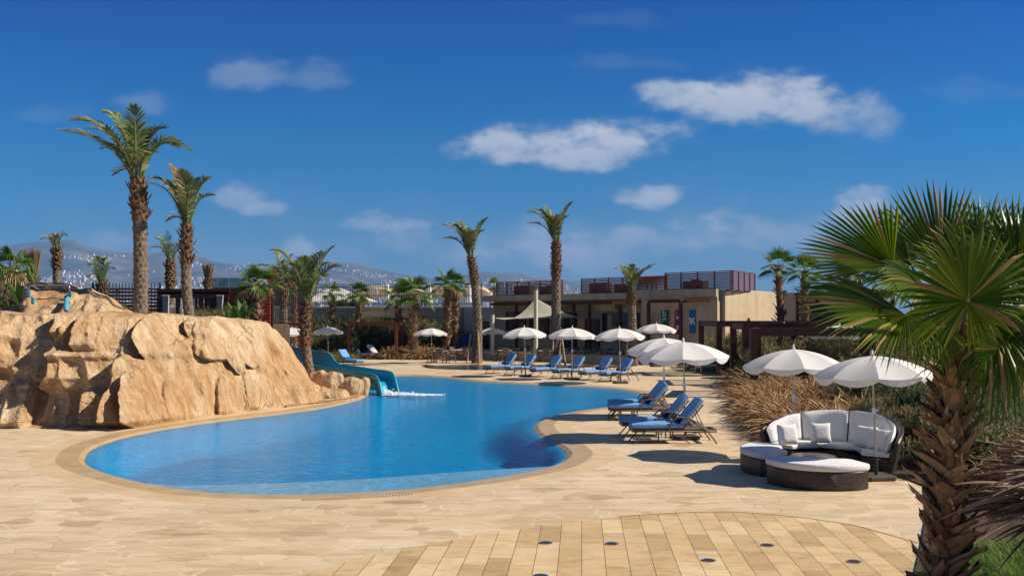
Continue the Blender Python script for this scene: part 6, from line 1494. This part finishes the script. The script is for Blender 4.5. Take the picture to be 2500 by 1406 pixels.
for y in (9.3, 9.7, 10.1, 10.6, 11.1):
    for q in range(8):
        x = at(2345, 0, y).x+q*.2+rg.uniform(-.08, .08); Mt = Matrix.Translation((x, y+rg.uniform(-.2, .2), .02)) @ Matrix.Rotation(rg.uniform(0, 6), 4, 'Z') @ Matrix.Scale(rg.uniform(.6, .85), 4); gm.add([Mt @ v_.co for v_ in gsrc[i % 2].vertices], [tuple(p_.vertices) for p_ in gsrc[i % 2].polygons]); i += 1
for g_ in GG:
    for c_ in list(g_.children): bpy.data.objects.remove(c_)
    bpy.data.objects.remove(g_)
tag(gm.build('green_grass', MATS['grass_green']), 'bright green grass growing beside the large palm trunk', 'grass', None, 'stuff')
YG = make_grass('yellow_green_grass', 12, 420, 10, 1.1, 'shrub_bloom', 'yellow_green')
place(YG, (at(1122, 0, 70).x, 69.6, .0), 0, 'yellow green arching plant beside the covered grill', 'yellow green grasses', 1.5)
for i, (px, d) in enumerate(((700, 56), (745, 58), (790, 59), (815, 60.5), (845, 62), (865, 63.5), (770, 57), (728, 60), (830, 64))): place(YG, (at(px, 0, d).x, d, 0), rg.uniform(0, 6), ['yellow green grass behind the slide rim, leftmost', 'yellow green grass behind the leaning palm trunk', 'yellow green grass just right of the leaning palm', 'yellow green grass behind the single lounger', 'yellow green grass left of the brown pergola post', 'yellow green grass touching the brown pergola post', 'low yellow green grass above the slide rim', 'yellow green grass under the left parasol', 'yellow green grass between the parasol and the pergola'][i], 'yellow green grasses', rg.uniform(1.0, 1.35))
SH = [make_shrub('feathery_shrub', 31, 'shrub_leaf', 13000, .28, .085), make_shrub('feathery_shrub', 32, 'shrub_leaf', 13000, .40, .085), make_shrub('dark_shrub', 33, 'shrub_dark', 13000, .10, .09)]
def shrubs(spots, label, grp):
    for i, (x, y, z, s, k) in enumerate(spots): place(SH[k], (x, y, z), rg.uniform(0, 6.28), label, grp, (s*rg.uniform(.9, 1.15), s*rg.uniform(.9, 1.15), s*rg.uniform(.85, 1.1)))
sp = []
for i in range(26): px = lerp(690, 1165, i/25); d = rg.uniform(70.8, 73.6); hh = interp([(690, 2.1), (760, 2.6), (940, 2.7), (1050, 2.4), (1165, 1.6)], px); sp.append((at(px, 0, d).x, d, 0, hh*rg.uniform(.9, 1.1)/1.15, i % 3))
for i in range(10): px = lerp(690, 830, i/9); d = rg.uniform(66.5, 68.5); sp.append((at(px, 0, d).x, d, 0, 1.3, 2))
shrubs(sp, 'one of the feathery shrubs hedging the grey wall behind the brown pergola', 'hedge shrubs before the grey wall')
sp = []
for i in range(30): px = lerp(1700, 2010, i/29)+rg.uniform(-10, 10); d = rg.uniform(51.5, 56.5); x = at(px+25, 0, d).x; hh = interp([(1700, 1.1), (1760, 1.7), (1850, 1.6), (2010, 1.7)], px); sp.append((x, d, bed_z(x, d)-.1, hh*rg.uniform(.85, 1.1), i % 2))
shrubs(sp, 'one of the feathery blooming shrubs below the sunlit flank wall', 'shrubs below the flank wall')
sp = []
for i in range(38): d = rg.uniform(38.6, 46); px = rg.uniform(1860, 2380); x = at(px, 0, d).x; sp.append((x, d, bed_z(x, d)-.1, 1.35*rg.uniform(.8, 1.15), (i*7) % 3))
shrubs(sp, 'one of the dense shrubs under and beyond the nearest pergola', 'shrubs beyond the nearest pergola')
sp = []
for i in range(60): d = rg.uniform(21, 32.5); px = rg.uniform(2075+(27-d)*2, 2460); x = at(px, 0, d).x; sp.append((x, d, bed_z(x, d)-.15, 1.0*rg.uniform(.7, 1.15)*interp([(21, .8), (32, 1.15)], d), (i*5) % 3))
for i in range(16): d = rg.uniform(13.5, 20); x = rg.uniform(8.3, 10.2)-max(0, 17-d)*.28; sp.append((x, d, bed_z(x, d)-.1, .85*rg.uniform(.8, 1.1), 2 if i % 2 else 0))
shrubs(sp, 'one of the olive green feathery shrubs on the slope right of the sofa', 'shrubs right of the sofa')
sp = []
for i in range(26): d = rg.uniform(24, 62); x = .55*d+rg.uniform(-1, 13); sp.append((x, d, bed_z(x, d)-.2, rg.uniform(1.8, 2.9), (i*3) % 3))
shrubs(sp, 'one of the tall green bushes closing the garden behind the large palm leaves', 'tall bushes at the right edge of the garden')
sp = [(at(120, 0, 40).x, 40, 2.6, 1.35, 0), (at(165, 0, 41).x, 41, 2.6, 1.1, 2), (at(228, 0, 43).x, 43, 2.5, 1.0, 1), (at(50, 0, 42).x, 42, 2.5, 1.3, 2), (at(62, 0, 40).x, 40, 2.5, 1.2, 0)]
for i, s in enumerate(sp): shrubs([s], ['light green bush just left of the thin date palm', 'dark bush just right of the thin date palm', 'wispy brownish bush at the right of the rock platform', 'dark bush behind the pruned palm at the left', 'green bush between the far left palms'][i], 'bushes behind the rock platform')
sp = [(at(px, 0, d).x, d, 2.45, s, k) for px, d, s, k in ((500, 40, .75, 1), (530, 39, .8, 1), (560, 40, .6, 1), (480, 41, .6, 1), (590, 40, .55, 0), (440, 41, .5, 1), (375, 38, .5, 1), (405, 41, .55, 1))]
shrubs(sp, 'one of the pinkish wispy shrubs between the rock top and the pavilion', 'shrubs before the pavilion')
def banana(px, v, d, z, label, s=1):
    rnd = random.Random(px); e = empty('banana_plant', (at(px, 0, d).x, d, z), 0, label, 'plant', 'broad leaved plants on the upper terrace'); m = MB(); st = MB()
    for k in range(9):
        a = k*2.4; sp_ = rnd.uniform(.25, .55); tip = Vector((sp_*math.cos(a), sp_*math.sin(a), rnd.uniform(.8, 1.15)))*s; st.tube([(0, 0, 0), tip*.45], [.02, .012], 4, False); sd = Vector((-math.sin(a), math.cos(a), 0)); rows = []
        for q in range(7):
            t = q/6; c = (tip*.4).lerp(tip, t)+Vector((math.cos(a), math.sin(a), -.6))*.12*t*t*s; w = .11*s*math.sin(PI*(.1+.88*t)); rows.append([c-sd*w, c+UPV*.015, c+sd*w])
        m.grid(rows)
    m.build('leaves', MATS['banana_leaf'], e, True); st.build('stalks', MATS['petiole'], e)
banana(575, 770, 39, 2.5, 'clump of broad green leaves left of the small fan palm'); banana(597, 770, 39.5, 2.5, 'clump of broad green leaves right beside the small fan palm', 1.1); banana(300, 750, 36, 2.5, 'broad green leaves in front of the brown slatted fence', .95); banana(556, 770, 38, 2.5, 'small clump of broad leaves near the white curtain', .7); banana(62, 700, 39, 2.7, 'broad fan of light green leaves at the far left', 1.6)
closed_parasol(445, 37, 2.55, .42, 'narrow closed white parasol left of the second tall palm', None)
# potted greenery behind the railings
for i, px in enumerate((838, 852, 866)): shrubs([(at(px, 0, 77).x, 77, 3.5, .75, 2)], ['potted bush behind the railings, left of three', 'potted bush behind the railings, middle of three', 'potted bush behind the railings, right of three'][i], 'potted bushes behind the railings')
